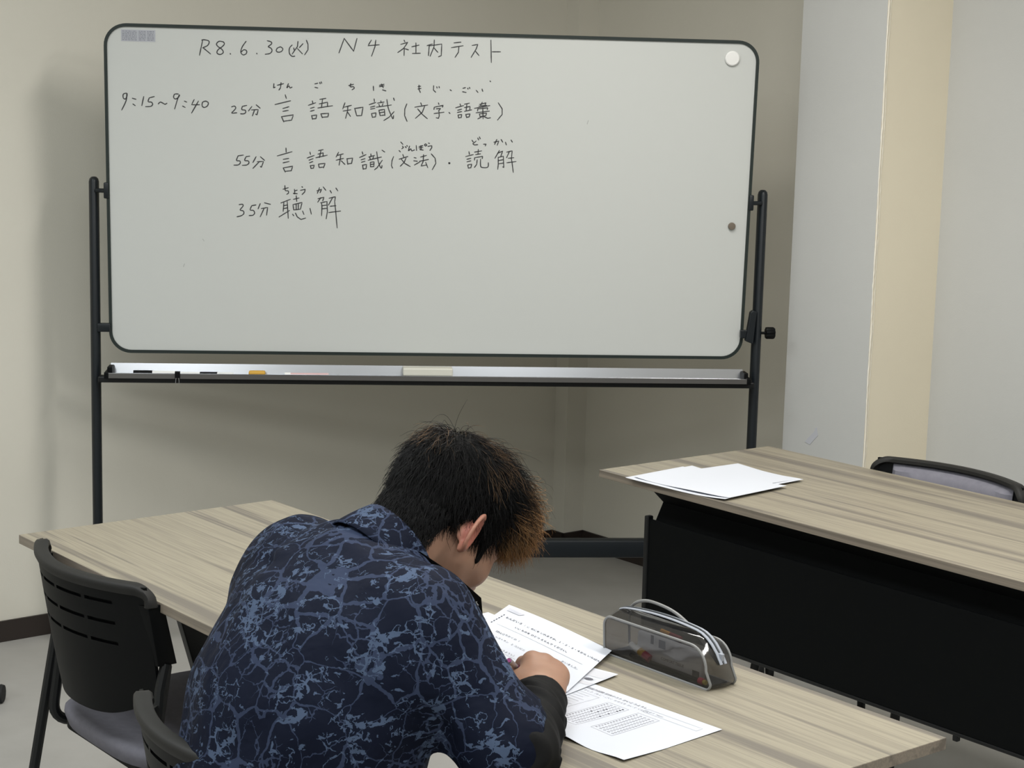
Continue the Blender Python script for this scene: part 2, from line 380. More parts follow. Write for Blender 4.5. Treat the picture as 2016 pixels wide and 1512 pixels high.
for k in range(n):
    k2 = (k+1) % n; fs += [(k, k2, n+k2, n+k), (2*n+k, 3*n+k, 3*n+k2, 2*n+k2), (n+k, n+k2, 3*n+k2, 3*n+k), (k, 2*n+k, 2*n+k2, k2)]
ring.add(vs, fs); board_mesh('rim', ring, M['frame'], B, smooth=True)
INK = {
 'date line': '2607,8656,2664,8672,2791,8647,2805,8591,2762,8519,2634,8454;2635,8662,2547,8254;2648,8454,2845,8296;3188,8629,3074,8640,3003,8568,3045,8499,3144,8431,3186,8347,3101,8288,3016,8328,3045,8414,3159,8502,3216,8574,3188,8629;3371,8324,3379,8304;3799,8660,3699,8516,3656,8373,3712,8296,3798,8326,3812,8406,3741,8432,3670,8374;4083,8351,4091,8328;4368,8689,4468,8664,4482,8607,4397,8534,4468,8494,4496,8424,4439,8352,4311,8326;4725,8538,4639,8498,4611,8427,4668,8392,4753,8416,4788,8488,4725,8538;5039,8594,4968,8507,4968,8365,5040,8291,5111,8298;5082,8519,5096,8454;5196,8697,5182,8555,5040,8353;5182,8504,5317,8366;5333,8639,5233,8528;5424,8732,5468,8620,5468,8478,5377,8339;6447,8808,6309,8417;6447,8808,6706,8473;6793,8817,6706,8473;7185,8783,7096,8632,7404,8664;7306,8786,7284,8607,7196,8351;8076,8807,8098,8763;7987,8691,8177,8750;8168,8735,8065,8583,7909,8468;8086,8598,8083,8395;8110,8575,8202,8548;8291,8634,8487,8684;8401,8741,8407,8457;8309,8455,8528,8467;8706,8675,8851,8723;8767,8691,8751,8407;8761,8670,9109,8730,9101,8416,9025,8384;8903,8835,8898,8650,8797,8393;8899,8620,9007,8503;9443,8769,9634,8795;9376,8639,9697,8701;9582,8683,9570,8518,9482,8381;9941,8713,10099,8747,10056,8621,9924,8392;10027,8575,10137,8449;10456,8871,10484,8265;10501,8557,10730,8563',
 'time': '581,7190,496,7160,494,7060,550,7033,594,7120,589,7185,569,6991,446,6732;734,7057,833,7031;746,6904,810,6860;1041,7110,986,6864;1188,7077,1158,6976,1243,6964,1276,6908,1227,6850,1085,6838;1188,7077,1324,7117;1427,6920,1484,6970,1555,6943,1611,6916,1663,6946;1970,7201,1870,7193,1841,7107,1897,7065,1983,7124,1998,7182,1954,7081,1866,6793;2130,7014,2195,6987;2080,6878,2151,6843;2395,7063,2323,6919,2537,6924;2509,7023,2321,6695;2708,7028,2623,6997,2608,6897,2664,6855,2750,6900,2774,6986,2708,7028',
 'l1': '3402,6887,3479,6911,3516,6861,3464,6788,3407,6721,3544,6732;3694,6908,3679,6822,3765,6809,3785,6752,3736,6708,3642,6706;3694,6908,3814,6939;3952,6914,3860,6788;4067,6960,4176,6871;3937,6819,4124,6832,4089,6688,4052,6707;4024,6821,3966,6656;4549,7544,4540,7429,4583,7453;4640,7503,4812,7550;4741,7577,4727,7434,4684,7375;4941,7553,4899,7438,4956,7491,4985,7440,5042,7464;4856,7251,4885,7151;4578,6978,5000,7091;4791,6876,4958,6929;4791,6799,4943,6831;4757,6654,4820,6511;4757,6654,5079,6710,5031,6565,4814,6532;5658,7564,5742,7587;5658,7474,5743,7455;5793,7613,5803,7568;5832,7628,5845,7584;6580,7542,6715,7581;6639,7597,6625,7513,6710,7515,6732,7471,6671,7430;7255,7543,7263,7423;7419,7569,7549,7602;7419,7532,7550,7560;7473,7609,7529,7505;7506,7450,7603,7423;8478,7558,8554,7575;8479,7498,8564,7515;8507,7604,8510,7484,8548,7403;8910,7599,8906,7478,8969,7420;8996,7571,9006,7535;9057,7579,9067,7543;9365,7496,9402,7472;9716,7544,9792,7567;9709,7453,9810,7434;9853,7556,9860,7526;9899,7578,9909,7542;10085,7501,10138,7442;10246,7541,10269,7475;10461,7764,10480,7744;5594,7103,5607,7037;5486,6980,5685,7054;5541,6900,5647,6933;5541,6819,5647,6851;5578,6705,5603,6600;5578,6699,5717,6723,5694,6623,5603,6615;5796,7147,5962,7181;5872,7158,5843,6922;5782,7026,6009,7077,6009,6956;5746,6914,6145,6984;5829,6756,5869,6651;5829,6756,6041,6776,6021,6679,5869,6666;6484,7073,6425,6906;6464,6952,6661,7008;6435,6846,6647,6887;6564,6975,6556,6848,6506,6651;6556,6824,6639,6705;6753,6929,6809,6727;6747,6922,6980,6964,6943,6736,6809,6727;7281,7198,7291,7122;7146,7037,7328,7102;7184,6969,7305,7002;7184,6917,7306,6942;7216,6797,7242,6689;7216,6797,7338,6818,7327,6709,7242,6698;7374,7085,7556,7120;7464,7148,7480,7097;7414,7050,7436,7005;7526,7077,7505,7022;7345,6973,7755,7043;7416,6893,7454,6742;7416,6893,7568,6917,7582,6751;7438,6824,7569,6848;7470,6749,7582,6766;7631,7191,7671,6965,7743,6785,7806,6665,7820,6757;7834,6863,7699,6708,7554,6614;7813,7235,7838,7166;8181,7083,8128,6946,8125,6764,8195,6607;8562,7122,8594,7048;8402,6998,8756,7066;8671,7025,8613,6866,8426,6695;8483,6954,8614,6805,8754,6693;9051,7134,9067,7089;8940,7010,8932,6949;8940,7010,9184,7068,9161,7015;8993,6966,9116,6984,9056,6907;8935,6837,9210,6880;9071,6901,9080,6771,9060,6709,8998,6723;9348,6877,9379,6847;9649,7118,9666,7073;9529,7009,9748,7075;9586,6943,9698,6976;9578,6882,9700,6910;9601,6813,9621,6731;9601,6813,9702,6831,9689,6745,9621,6737;9772,7112,9909,7145;9839,7122,9822,6940;9774,7021,9927,7055,9923,6957;9777,6917,9975,6965;9815,6839,9842,6743;9816,6833,9932,6851,9909,6768,9842,6758;10262,7178,10218,7086;10187,7115,10370,7165,10341,7104;10051,7006,10473,7092;10172,7070,10387,7096;10144,6993,10139,6932;10144,6993,10420,7030,10406,6975;10100,6885,10468,6940;10193,6857,10211,6781;10193,6857,10393,6883,10370,6809,10211,6788;10281,7027,10298,6723;10272,6783,10151,6719;10309,6790,10427,6741,10504,6758;10708,7173,10821,7009,10825,6857,10700,6701',
 'l2': '3575,5559,3531,5433,3618,5420,3632,5363,3574,5309,3459,5301;3575,5559,3719,5582;3791,5540,3753,5438,3848,5425,3868,5368,3811,5314,3689,5300;3791,5540,3892,5557;4065,5546,3978,5384;4180,5548,4296,5449;4094,5407,4267,5419,4209,5258,4180,5281;4151,5408,3978,5224;4880,5801,4886,5685;4640,5578,5045,5703;4805,5486,4958,5518;4799,5393,4967,5431;4805,5253,4864,5138;4805,5253,5066,5305,5026,5179,4864,5161;5537,5705,5552,5636;5460,5538,5654,5614;5510,5480,5625,5526;5524,5408,5617,5445;5548,5335,5569,5248;5548,5327,5655,5346,5636,5264,5569,5254;5769,5748,5900,5780;5836,5749,5799,5559;5755,5651,5900,5692,5895,5590;5698,5551,6011,5628;5772,5378,5793,5282;5772,5378,5955,5402,5909,5276;5793,5282,5903,5299;6322,5716,6256,5583;6293,5628,6453,5675;6257,5496,6460,5550;6381,5636,6367,5513,6339,5360;6396,5484,6499,5384;6556,5546,6578,5386;6547,5540,6710,5564,6683,5417,6578,5400;6971,5744,6992,5672;6897,5582,7080,5668;6944,5519,7052,5556;6951,5452,7053,5483;6987,5380,7006,5257;6981,5374,7098,5396,7084,5279,7006,5269;7153,5602,7314,5649;7211,5691,7218,5618;7140,5514,7504,5610;7183,5588,7198,5536;7285,5620,7265,5546;7199,5457,7207,5331;7199,5457,7301,5474,7297,5342,7206,5334;7206,5399,7296,5409;7371,5753,7402,5564,7449,5389,7508,5302,7522,5376;7529,5522,7391,5315,7319,5255;7516,5800,7596,5749;7840,5631,7798,5513,7785,5381,7816,5309;8094,5695,8119,5623;7996,5561,8235,5640;8183,5595,8136,5477,8029,5366;8055,5563,8151,5448,8305,5363;8406,5614,8465,5601;8399,5526,8502,5513;8421,5409,8575,5500;8588,5632,8748,5680;8669,5701,8663,5531;8560,5515,8809,5570;8663,5517,8607,5384,8753,5416;8731,5489,8793,5343;8030,6037,8093,5971;8078,5925,8109,5886,8064,5849;7988,5801,8026,5762;8155,5912,8186,5882;8200,5943,8216,5919;8277,5930,8249,5797,8309,5854,8341,5799,8417,5826;8461,5949,8473,5811;8538,5920,8645,5947;8539,5883,8646,5898;8593,5946,8595,5829,8555,5844,8657,5825;8721,6000,8691,5969,8722,5939,8753,5970,8721,6000;8798,6023,8829,6012;8784,5931,8891,5952,8892,5897,8842,5819;8880,5728,8991,5608,9015,5470,8920,5290;9372,5496,9406,5490;9369,5480,9410,5478;9376,5465,9404,5466;9927,5812,9944,5735;9838,5672,10052,5732;9876,5596,9987,5629;9878,5525,9989,5558;9905,5442,9923,5350;9905,5442,10013,5466,9993,5367,9923,5356;10082,5800,10281,5841;10188,5879,10182,5747;10114,5733,10253,5757;10092,5646,10087,5578;10092,5646,10316,5688,10303,5626;10164,5592,10152,5463,10092,5375;10257,5613,10261,5434,10309,5380,10464,5392,10476,5516;10776,5861,10658,5643;10732,5783,10870,5847,10821,5708;10750,5675,10756,5475,10745,5336;10751,5666,10889,5709,10914,5386,10882,5410;10762,5583,10892,5608;10765,5491,10901,5515;10979,5819,11133,5859,11123,5683;11056,5836,10983,5665;11030,5651,11185,5669;10994,5526,11250,5563;11114,5668,11143,5514,11182,5262;10005,6129,10044,6075;10120,6107,10029,6029,10077,5999,10169,6010;10164,6194,10190,6139;10210,6226,10233,6171;10329,6026,10400,6028,10380,5975;10615,6087,10753,6121,10710,6004;10696,6166,10638,6027;10814,6168,10863,6093;10940,6095,10967,6018;11093,6159,11132,6099',
 'l3': '3596,4214,3692,4225,3703,4172,3625,4068,3712,4040,3726,3967,3653,3907,3537,3875;3944,4192,3901,4073,3988,4060,4022,3987,3973,3927,3871,3917;3944,4192,4060,4214;4177,4255,4118,4107;4293,4277,4458,4239;4206,4117,4380,4150,4351,3934;4284,4124,4176,3887;4801,4663,4946,4709;4853,4766,4865,4634,4940,4621,4952,4563,4903,4524;5115,4669,5127,4537,5077,4556,5194,4547;5127,4625,5193,4647;5318,4746,5339,4726;5281,4643,5412,4674,5397,4601,5325,4526;5732,4637,5863,4683,5820,4588;5805,4726,5747,4569;5907,4749,5980,4656;6097,4658,6136,4586;6257,4726,6310,4648;4743,4280,5005,4388;4825,4296,4808,4046;4918,4327,4948,3857;4825,4208,4924,4230;4825,4128,4924,4151;4692,3890,4983,4078;5165,4494,5180,4332;5087,4389,5244,4430;5078,4242,5099,4095;5078,4242,5326,4306,5283,4119,5099,4095;5166,4258,5166,4111;5224,4274,5225,4118;5065,3977,5100,3933;5146,4008,5196,3905,5299,3833,5430,3874;5342,4070,5380,3974;5546,4148,5584,3986;5845,4454,5758,4322;5763,4417,5932,4464,5895,4360;5866,4307,5876,4183,5868,3947;5837,4306,6012,4348,6028,4068,5995,3866;5866,4227,5992,4244;5867,4139,5999,4156;6070,4437,6245,4485,6231,4367;6166,4454,6056,4246;6100,4217,6261,4235;6064,4039,6394,4089;6225,4367,6257,4072,6302,3614',
}

def ink_mesh(data, wd_=.00145):
    mb = MB(); rr = random.Random(len(data))
    for st in data.split(';'):
        v = [int(q)/10000 for q in st.split(',')]; pts = [Vector((v[i], v[i+1])) for i in range(0, len(v), 2)]
        # Catmull-Rom smoothing
        P = [pts[0]] + pts + [pts[-1]]; q = []
        for i in range(1, len(P)-2):
            for k in range(4):
                t = k/4; a, b, c, d = P[i-1], P[i], P[i+1], P[i+2]
                q.append(0.5*((2*b) + (c-a)*t + (2*a-5*b+4*c-d)*t*t + (3*b-a-3*c+d)*t**3) if len(pts) > 4 else b.lerp(c, t))
        q.append(pts[-1]); n = len(q); vs = []
        for i in range(n):
            d = (q[min(i+1, n-1)] - q[max(i-1, 0)]); d = d.normalized() if d.length > 0 else Vector((1, 0)); m_ = Vector((-d.y, d.x))
            w_ = wd_*(0.85 + 0.25*rr.random())*(0.75 if i in (0, n-1) else 1); z = .0004
            p0 = q[i] - (d*wd_*.6 if i == 0 else Vector((0, 0))) + (d*wd_*.6 if i == n-1 else Vector((0, 0)))
            vs += [(p0.x+m_.x*w_, p0.y+m_.y*w_, z), (p0.x-m_.x*w_, p0.y-m_.y*w_, z)]
        mb.add(vs, [(2*i, 2*i+1, 2*i+3, 2*i+2) for i in range(n-1)])
    return mb
for key, lb in (('date line', 'black marker line reading R8.6.30(火) N4 社内テスト'), ('time', 'black marker time reading 9:15~9:40'), ('l1', 'black marker line reading 25分 言語知識(文字・語彙)'), ('l2', 'black marker line reading 55分 言語知識(文法)・読解'), ('l3', 'black marker line reading 35分 聴解')):
    tag(board_mesh('handwritten_line', ink_mesh(INK[key]), M['ink'], pan), lb, kind='stuff')
sm = MB()
for x, y, l_, a in ((1.32, .664, .012, 1.3), (.263, .318, .008, 2.2), (1.6237, .2563, .005, .1), (.53, .876, .022, .1), (.60, .877, .012, 0), (.205, .245, .010, 1.2)):
    sm.prism([(x, y), (x+l_*math.cos(a), y+l_*math.sin(a)), (x+l_*math.cos(a)+.0016, y+l_*math.sin(a)), (x+.0016, y)], .0002, .0004)
board_mesh('ink_smudge', sm, mat('old_smudge', (0.33, 0.34, 0.33), .6), pan)['kind'] = 'stuff'
lb = MB().box(.0462, .1374, .8577, .8889, .0001, .0006); lbl = board_mesh('maker_label', lb, mat('silver_label', (.42, .43, .47), .4), pan)
lp = MB(); r3 = random.Random(5)
for j in range(7):
    y = .861 + j*.0038
    for x0, x1 in ((.049, .088), (.093, .112), (.1155, .134)):
        x = x0
        while x < x1: l_ = r3.uniform(.002, .008); lp.box(x, min(x+l_, x1), y, y+.0015, .0006, .0008); x += l_+.0015
board_mesh('label_print', lp, mat('label_ink', (.16, .17, .20), .6), lbl)['kind'] = 'stuff'
def magnet(name, x, y, r_, m, lab):
    e = MB().lathe([(r_*.9, 0), (r_, .002), (r_, .006), (r_*.86, .0085), (r_*.3, .009)], 28)
    o = board_mesh(name, MB().add([(a+x, b+y, c+.0002) for a, b, c in e.v], e.f), m, None, smooth=True)
    o.location = (-1.1272, 4.9754, 0); o.rotation_euler = (0, 0, WY); return tag(o, lab, 'magnet')
magnet('round_magnet', 1.7205, .8555, .0205, M['white'], 'larger white round magnet at the board\'s upper right corner')
magnet('button_magnet', 1.7459, .3866, .0105, mat('worn_brown_magnet', (.16, .13, .10), .45), 'small brown button magnet halfway down the board\'s right side')
# stand
XL, XR, YP = -.038, 1.838, 0.0
for x in (XL, XR):
    zt = 1.355
    pr = [(.0138, .085), (.0138, zt-.014), (.0118, zt-.006), (.007, zt-.001), (.002, zt)]
    lt = MB().lathe(pr, 20, (x, YP, 0)); lt.v = [(x+(a-x)*1.0, b*1.5, c) for a, b, c in lt.v]
    lt.build('post', M['navy'], B, True)
    foot = MB().tube([(x, -.30, .075), (x, -.2, .088), (x, .2, .088), (x, .30, .075)], [.016, .021, .021, .016], 12).build('foot', M['navy'], B, True)
    for y in (-.285, .285):
        c = MB().tube([(x, y, .075), (x, y, .045)], .007, 8)
        for d in (-.014, .014): c.lathe([(.008, -.008), (.024, -.007), (.026, 0), (.024, .007), (.008, .008)], 16, (x+d, y, .026), 'x')
        c.build('caster', M['rubber'], foot, True)
MB().box(XL, XR, -.019, .019, .279, .333, .008).build('stretcher', M['navy'], B, True)
MB().box(XL+.012, XR-.012, -.055, -.015, .789, .806, .003).build('tray_rail', M['black'], B)
# pivots and clamp
for x0, x1, xb in ((XL+.008, -.002, 0), (XR-.008, BW+.002, BW)):
    pv = MB().tube([(x0, -.018, 1.318), (x1, -.032, 1.318)], .006, 10); d = 1 if xb else -1
    pv.box(min(xb-d*.006, xb+d*.007), max(xb-d*.006, xb+d*.007), -.040, -.022, 1.297, 1.341, .003).build('pivot', M['navy'], B, True)
MB().box(-.032, .004, -.020, -.002, .926, .950, .003).build('stop_block', M['navy'], B, True)
cl = MB().prism([(1.800, .923), (1.822, .915), (1.829, 1.008), (1.818, 1.012), (1.811, 1.006)], -.034, -.012, 'y').build('clamp', M['navy'], B, bevel=.002)
MB().box(1.786, 1.806, -.026, -.010, .930, .954, .002).build('clamp_pad', M['navy'], cl)
kb = MB().lathe([(.004, 1.846), (.004, 1.864)], 10, (0, -.004, .944), 'x')
prof = [(.0155, 1.864), (.0165, 1.868), (.0165, 1.886), (.0145, 1.890)]; vs = []
for r_, h in prof:
    for k in range(32):
        a = 2*math.pi*k/32; q = r_*(1+.05*(1 if (k//2) % 2 else -1)); vs.append((h, -.004+q*math.cos(a), .944+q*math.sin(a)))
kb.add(vs, [(i*32+k, i*32+(k+1) % 32, (i+1)*32+(k+1) % 32, (i+1)*32+k) for i in range(3) for k in range(32)] + [tuple(range(32))[::-1], tuple(96+k for k in range(32))])
kb.build('clamp_knob', M['plastic'], B, True)
# pen tray
TX0, TX1 = -.008, 1.812
ty = MB().prism([(-.078, .806), (-.078, .820), (-.075, .820), (-.075, .8095), (-.014, .8085), (-.008, .838), (-.004, .838), (-.010, .806)], TX0+.012, TX1-.012, 'x').build('tray', M['alu'], B)
MB().box(TX0+.006, TX1-.006, -.0795, -.0783, .8055, .8185).build('tray_lip', M['alu_dull'], ty)
for x in (TX0+.002, TX1-.014):
    MB().box(x, x+.012, -.082, -.008, .804, .822, .002).box(x+(-.004 if x > 1 else .006), x+(.008 if x > 1 else .020), -.060, -.012, .806, .834, .002).lathe([(.0025, -.0835), (.0025, -.081)], 10, (x+.006, 0, .813), 'y').build('tray_end_cap', M['plastic'], ty)
def on_tray(name, mb, m, lab, cat, **k):
    o = mb.build(name, m, None, **k); o.location = (-1.1272, 4.9754, 0); o.rotation_euler = (0, 0, WY); return tag(o, lab, cat)
def pen(x0, x1, y, body, cap, capx, lab, z=.8165, r_=.006):
    o = MB().tube([(x0, y, z), (x1, y, z)], r_, 12).build('marker_pen', body, None, True); o.location = (-1.1272, 4.9754, 0); o.rotation_euler = (0, 0, WY)
    MB().tube([(capx[0], y, z), (capx[1], y, z)], r_+.001, 12).build('cap', cap, o, True); return tag(o, lab, 'pen', 'pens lying in the board tray')
pen(.075, .190, -.045, M['white'], M['plastic'], (.070, .122), 'white marker with long black cap, leftmost in the pen tray')
pen(.200, .345, -.050, M['white'], M['plastic'], (.253, .301), 'marker with short black band just right of the binder clip', .8155, .005)
pen(.492, .610, -.050, mat('red_white_barrel', (.62, .42, .42), .4), M['white'], (.488, .504), 'pinkish white pen nearest the eraser in the tray', .8158, .0055)
on_tray('tray_sponge', MB().box(.388, .434, -.066, -.040, .8100, .826, .004), mat('orange_sponge', (.62, .36, .06), .8), 'small orange magnetic eraser block lying in the tray', 'eraser')
er = on_tray('board_eraser', MB().box(.818, .958, -.070, -.022, .818, .840, .003), mat('cream_plastic', (.60, .59, .52), .5), 'long cream board eraser lying near the middle of the tray', 'eraser')
MB().box(.822, .954, -.067, -.025, .8098, .819).build('felt', mat('felt', (.30, .30, .28), .95), er)
cp = on_tray('binder_clip', MB().prism([(-.084, .808), (-.084, .824), (-.074, .826), (-.072, .812), (-.0755, .808), (-.0755, .820), (-.0795, .8205), (-.0800, .806)], .187, .201, 'x'), M['plastic'], 'small black binder clip gripping the tray lip at left', 'binder clip')
for x in (.1905, .1975): MB().tube([(x, -.083, .811), (x+(x-.194)*.4, -.086, .796), (x, -.085, .792)], .0006, 6).build('wire_handle', M['alu'], cp)

# ================================================================== the person (implicit surfaces meshed with surface nets)
PS0, PT0 = -1.95, 1.20                                     # room coords of the person's base
P = empty('person', S(PS0, PT0, 0), A)
tag(P, 'young man in navy patterned shirt bent over test papers, writing, seen from behind', 'person')
def surfnet(f, lo, hi, h):
    lo = np.array(lo, np.float32); n = np.ceil((np.array(hi)-lo)/h).astype(int)+1
    ax = [lo[i]+h*np.arange(n[i], dtype=np.float32) for i in range(3)]
    X, Y, Z = np.meshgrid(*ax, indexing='ij'); D = f(X, Y, Z).astype(np.float32); ins = D < 0
    c = np.zeros(tuple(n-1), np.int32); acc = np.zeros(tuple(n-1)+(3,), np.float32); cnt = np.zeros(tuple(n-1), np.float32)
    def sl(o): return tuple(slice(o[i], n[i]-1+o[i]) for i in range(3))
    for a in range(3):
        for u in (0, 1):
            for v in (0, 1):
                o0 = [0, 0, 0]; o0[(a+1) % 3] = u; o0[(a+2) % 3] = v; o1 = list(o0); o1[a] = 1
                d0, d1 = D[sl(o0)], D[sl(o1)]; m = (d0 < 0) != (d1 < 0)
                t = np.where(m, d0/np.where(m, d0-d1, 1), 0)
                cnt += m
                acc[..., a] += t*m
                for k, b in ((0, (a+1) % 3), (1, (a+2) % 3)): acc[..., b] += (u if k == 0 else v)*m
    act = cnt > 0; idx = -np.ones(tuple(n-1), np.int64); idx[act] = np.arange(act.sum())
    ijk = np.argwhere(act); pos = lo + h*(ijk + acc[act]/cnt[act][:, None])
    F = []
    for a in range(3):
        b, c_ = (a+1) % 3, (a+2) % 3
        s0 = [slice(1, n[i]-1) for i in range(3)]; s0[a] = slice(0, n[a]-1); s1 = list(s0); s1[a] = slice(1, n[a])
        i0 = ins[tuple(s0)]; i1 = ins[tuple(s1)]; e = np.argwhere(i0 != i1); fl = i0[tuple(e.T)]
        off = np.ones(3, int); off[a] = 0; e = e + off
        def g(db, dc): q = e.copy(); q[:, b] -= db; q[:, c_] -= dc; return idx[tuple(q.T)]
        q = np.stack([g(1, 1), g(0, 1), g(0, 0), g(1, 0)], 1); q[~fl] = q[~fl][:, ::-1]; F.append(q)
    return pos, np.concatenate(F)
def np_mesh(name, parts, m, parent, smooth_it=0, disp=None):
    vs = []; fs = []; o = 0
    for v, f in parts: vs.append(v); fs.append(f+o); o += len(v)
    v = np.concatenate(vs); f = np.concatenate(fs)
    if smooth_it:
        e = np.concatenate([f[:, [0, 1]], f[:, [1, 2]], f[:, [2, 3]], f[:, [3, 0]]])
        for _ in range(smooth_it):
            s_ = np.zeros_like(v, dtype=np.float64); c = np.zeros(len(v))
            for k in range(3): s_[:, k] = np.bincount(e[:, 0], v[e[:, 1], k], len(v)) + np.bincount(e[:, 1], v[e[:, 0], k], len(v))
            c = np.bincount(e[:, 0], minlength=len(v)) + np.bincount(e[:, 1], minlength=len(v)); v = v*.4 + .6*s_/c[:, None]
    me = bpy.data.meshes.new(name); me.vertices.add(len(v)); me.vertices.foreach_set('co', v.astype(np.float32).ravel())
    me.loops.add(len(f)*4); me.loops.foreach_set('vertex_index', f.astype(np.int32).ravel())
    me.polygons.add(len(f)); me.polygons.foreach_set('loop_start', np.arange(0, 4*len(f), 4, dtype=np.int32))
    me.update(calc_edges=True); me.validate()
    for mm in (m if isinstance(m, (list, tuple)) else [m]): me.materials.append(mm)
    me.shade_smooth(); o_ = bpy.data.objects.new(name, me); COL.objects.link(o_)
    if parent: o_.parent = parent
    return o_
def smin(a, b, k):
    h = np.clip(.5+.5*(b-a)/k, 0, 1); return b*(1-h)+a*h - k*h*(1-h)
def smax(a, b, k): return -smin(-a, -b, k)
def cap(X, Y, Z, a, b, ra, rb, sc_=(1, 1, 1)):
    """rounded cone from a to b; sc_ squashes space about the segment"""
    ax, ay, az = a; bx, by, bz = b; sx, sy, sz = sc_
    px, py, pz = (X-ax)*sx, (Y-ay)*sy, (Z-az)*sz; dx, dy, dz = (bx-ax)*sx, (by-ay)*sy, (bz-az)*sz
    L2 = dx*dx+dy*dy+dz*dz+1e-12; t = np.clip((px*dx+py*dy+pz*dz)/L2, 0, 1)
    return np.sqrt((px-t*dx)**2+(py-t*dy)**2+(pz-t*dz)**2) - (ra+(rb-ra)*t)
def ell(X, Y, Z, c, r):
    q = np.sqrt(((X-c[0])/r[0])**2+((Y-c[1])/r[1])**2+((Z-c[2])/r[2])**2); return (q-1)*min(r)
def L(s, t, z): return (s-PS0, t-PT0, z)
# ---- joints, in room coords
SHL, SHR = L(-2.125, 1.335, .918), L(-1.825, 1.325, .910)
ELR, WRR = L(-1.702, 1.372, .768), L(-1.866, 1.560, .758)
ELL_, WRL = L(-2.275, 1.350, .775), L(-2.235, 1.570, .762)
PEL = L(-1.945, 1.165, .545)
SPINE = [(L(-1.945, 1.150, .56), .150, .115), (L(-1.948, 1.165, .68), .140, .105), (L(-1.955, 1.205, .79), .150, .105), (L(-1.965, 1.265, .868), .165, .100), (L(-1.975, 1.330, .918), .150, .075)]
NKB, HO = L(-1.985, 1.355, .955), L(-1.990, 1.472, .988)
HP = math.radians(46)                                      # head pitch; small roll/yaw too
_hF = Vector((0, math.cos(HP), -math.sin(HP))); _hU = Vector((0, math.sin(HP), math.cos(HP))); _hR = Vector((1, 0, 0))
HM = Matrix.Rotation(math.radians(8), 3, 'Z') @ Matrix((( _hR.x, _hF.x, _hU.x), (_hR.y, _hF.y, _hU.y), (_hR.z, _hF.z, _hU.z)))
HMn = np.array(HM); HOn = np.array(HO)
def to_head(X, Y, Z):
    d = np.stack([X-HOn[0], Y-HOn[1], Z-HOn[2]]); return np.tensordot(HMn.T, d, 1)
def from_head(v): return np.asarray(v) @ HMn.T + HOn
def skull(x, y, z):
    d = ell(x, y, z, (0, -.008, .042), (.0745, .096, .082))
    d = smin(d, ell(x, y, z, (0, .040, -.005), (.062, .058, .075)), .03)
    return d
def head_sdf(X, Y, Z):
    x, y, z = to_head(X, Y, Z); ax = np.abs(x)
    d = skull(x, y, z)
    d = smin(d, cap(x, y, z, (0, .046, -.078), (0, .056, -.086), .025, .018), .03)                 # chin
    d = smin(d, cap(ax, y, z, (.050, .010, -.035), (.022, .054, -.082), .016, .016), .022)         # jaw line
    d = smin(d, cap(ax, y, z, (.040, .062, -.022), (.046, .040, -.02), .018, .016), .02)           # cheek bones
    d = smin(d, cap(ax, y, z, (.014, .088, .028), (.042, .074, .026), .009, .008), .015)           # brow
    d = smin(d, cap(x, y, z, (0, .092, .015), (0, .112, -.022), .006, .0095), .012)                # nose
    d = smin(d, ell(ax, y, z, (.011, .101, -.026), (.007, .009, .006)), .008)
    d = smax(d, -ell(ax, y, z, (.031, .098, .008), (.015, .014, .010)), .012)                      # eye sockets
    d = smin(d, cap(ax, y, z, (0, .097, -.050), (.018, .086, -.051), .004, .0025), .006)           # lips
    d = smin(d, cap(ax, y, z, (0, .095, -.061), (.015, .086, -.059), .0045, .0025), .006)
    d = smax(d, -cap(ax, y, z, (0, .104, -.0555), (.020, .093, -.0555), .0015, .001), .003)
    # ear: thin shell leaning out and back, rim rolled
    ex, ey, ez = (ax-.0730)/.79, (y+.020)/.79, (z+.008)/.79
    c, s_ = math.cos(.55), math.sin(.55); u = ex*s_ + ey*(-c)*1.0; n_ = ex*c + ey*s_               # n_ : thickness dir (outwards)
    u = -(ey*c) + ex*s_; n_ = ex*c + ey*s_
    rad = np.sqrt(((u-.010)/.019)**2 + ((ez-.004)/.033)**2)
    plate = np.maximum((rad-1)*.018, np.abs(n_-.008-.004*rad**2)-.0022)
    rim = np.sqrt(((rad-1)*.020)**2 + (n_-.0125)**2) - .0038
    lobe = ell(ex, ey, ez, (.006, .001, -.030), (.006, .008, .010))
    ear = smin(smin(plate, rim, .004), lobe, .006)
    ear = smin(ear, ell(ex, ey, ez, (-.002, -.006, .002), (.010, .010, .022)), .008)
    return smin(d, ear*.79, .006)
def neck_sdf(X, Y, Z):
    nk = tuple(from_head((0, -.022, -.028)))
    d = cap(X, Y, Z, NKB, nk, .060, .056); thr = tuple(from_head((0, .030, -.068)))
    return smin(d, cap(X, Y, Z, L(-1.98, 1.40, .900), thr, .045, .034), .04)
def headneck(X, Y, Z): return smin(head_sdf(X, Y, Z), neck_sdf(X, Y, Z), .018)
def torso_sdf(X, Y, Z, g=0.0, k=.05):
    d = None
    for i in range(len(SPINE)-1):
        (a, w0, h0), (b, w1, h1) = SPINE[i], SPINE[i+1]; r = (w0+w1)/2/((h0+h1)/2)
        q = cap(X, Y, Z, a, b, h0+g, h1+g, (1/r, 1, 1)); d = q if d is None else smin(d, q, k)
    d = smin(d, cap(X, Y, Z, SHL, SHR, .062+g, .062+g), .06)
    d = smin(d, cap(X, Y, Z, L(-1.975, 1.32, .928), NKB, .085+g, .060+g), .05)
    for sh in (SHL, SHR): d = smin(d, ell(X, Y, Z, (sh[0]*.86, sh[1]-.045, sh[2]-.03), (.085+g, .055+g, .085+g)), .05)  # shoulder blades
    return d
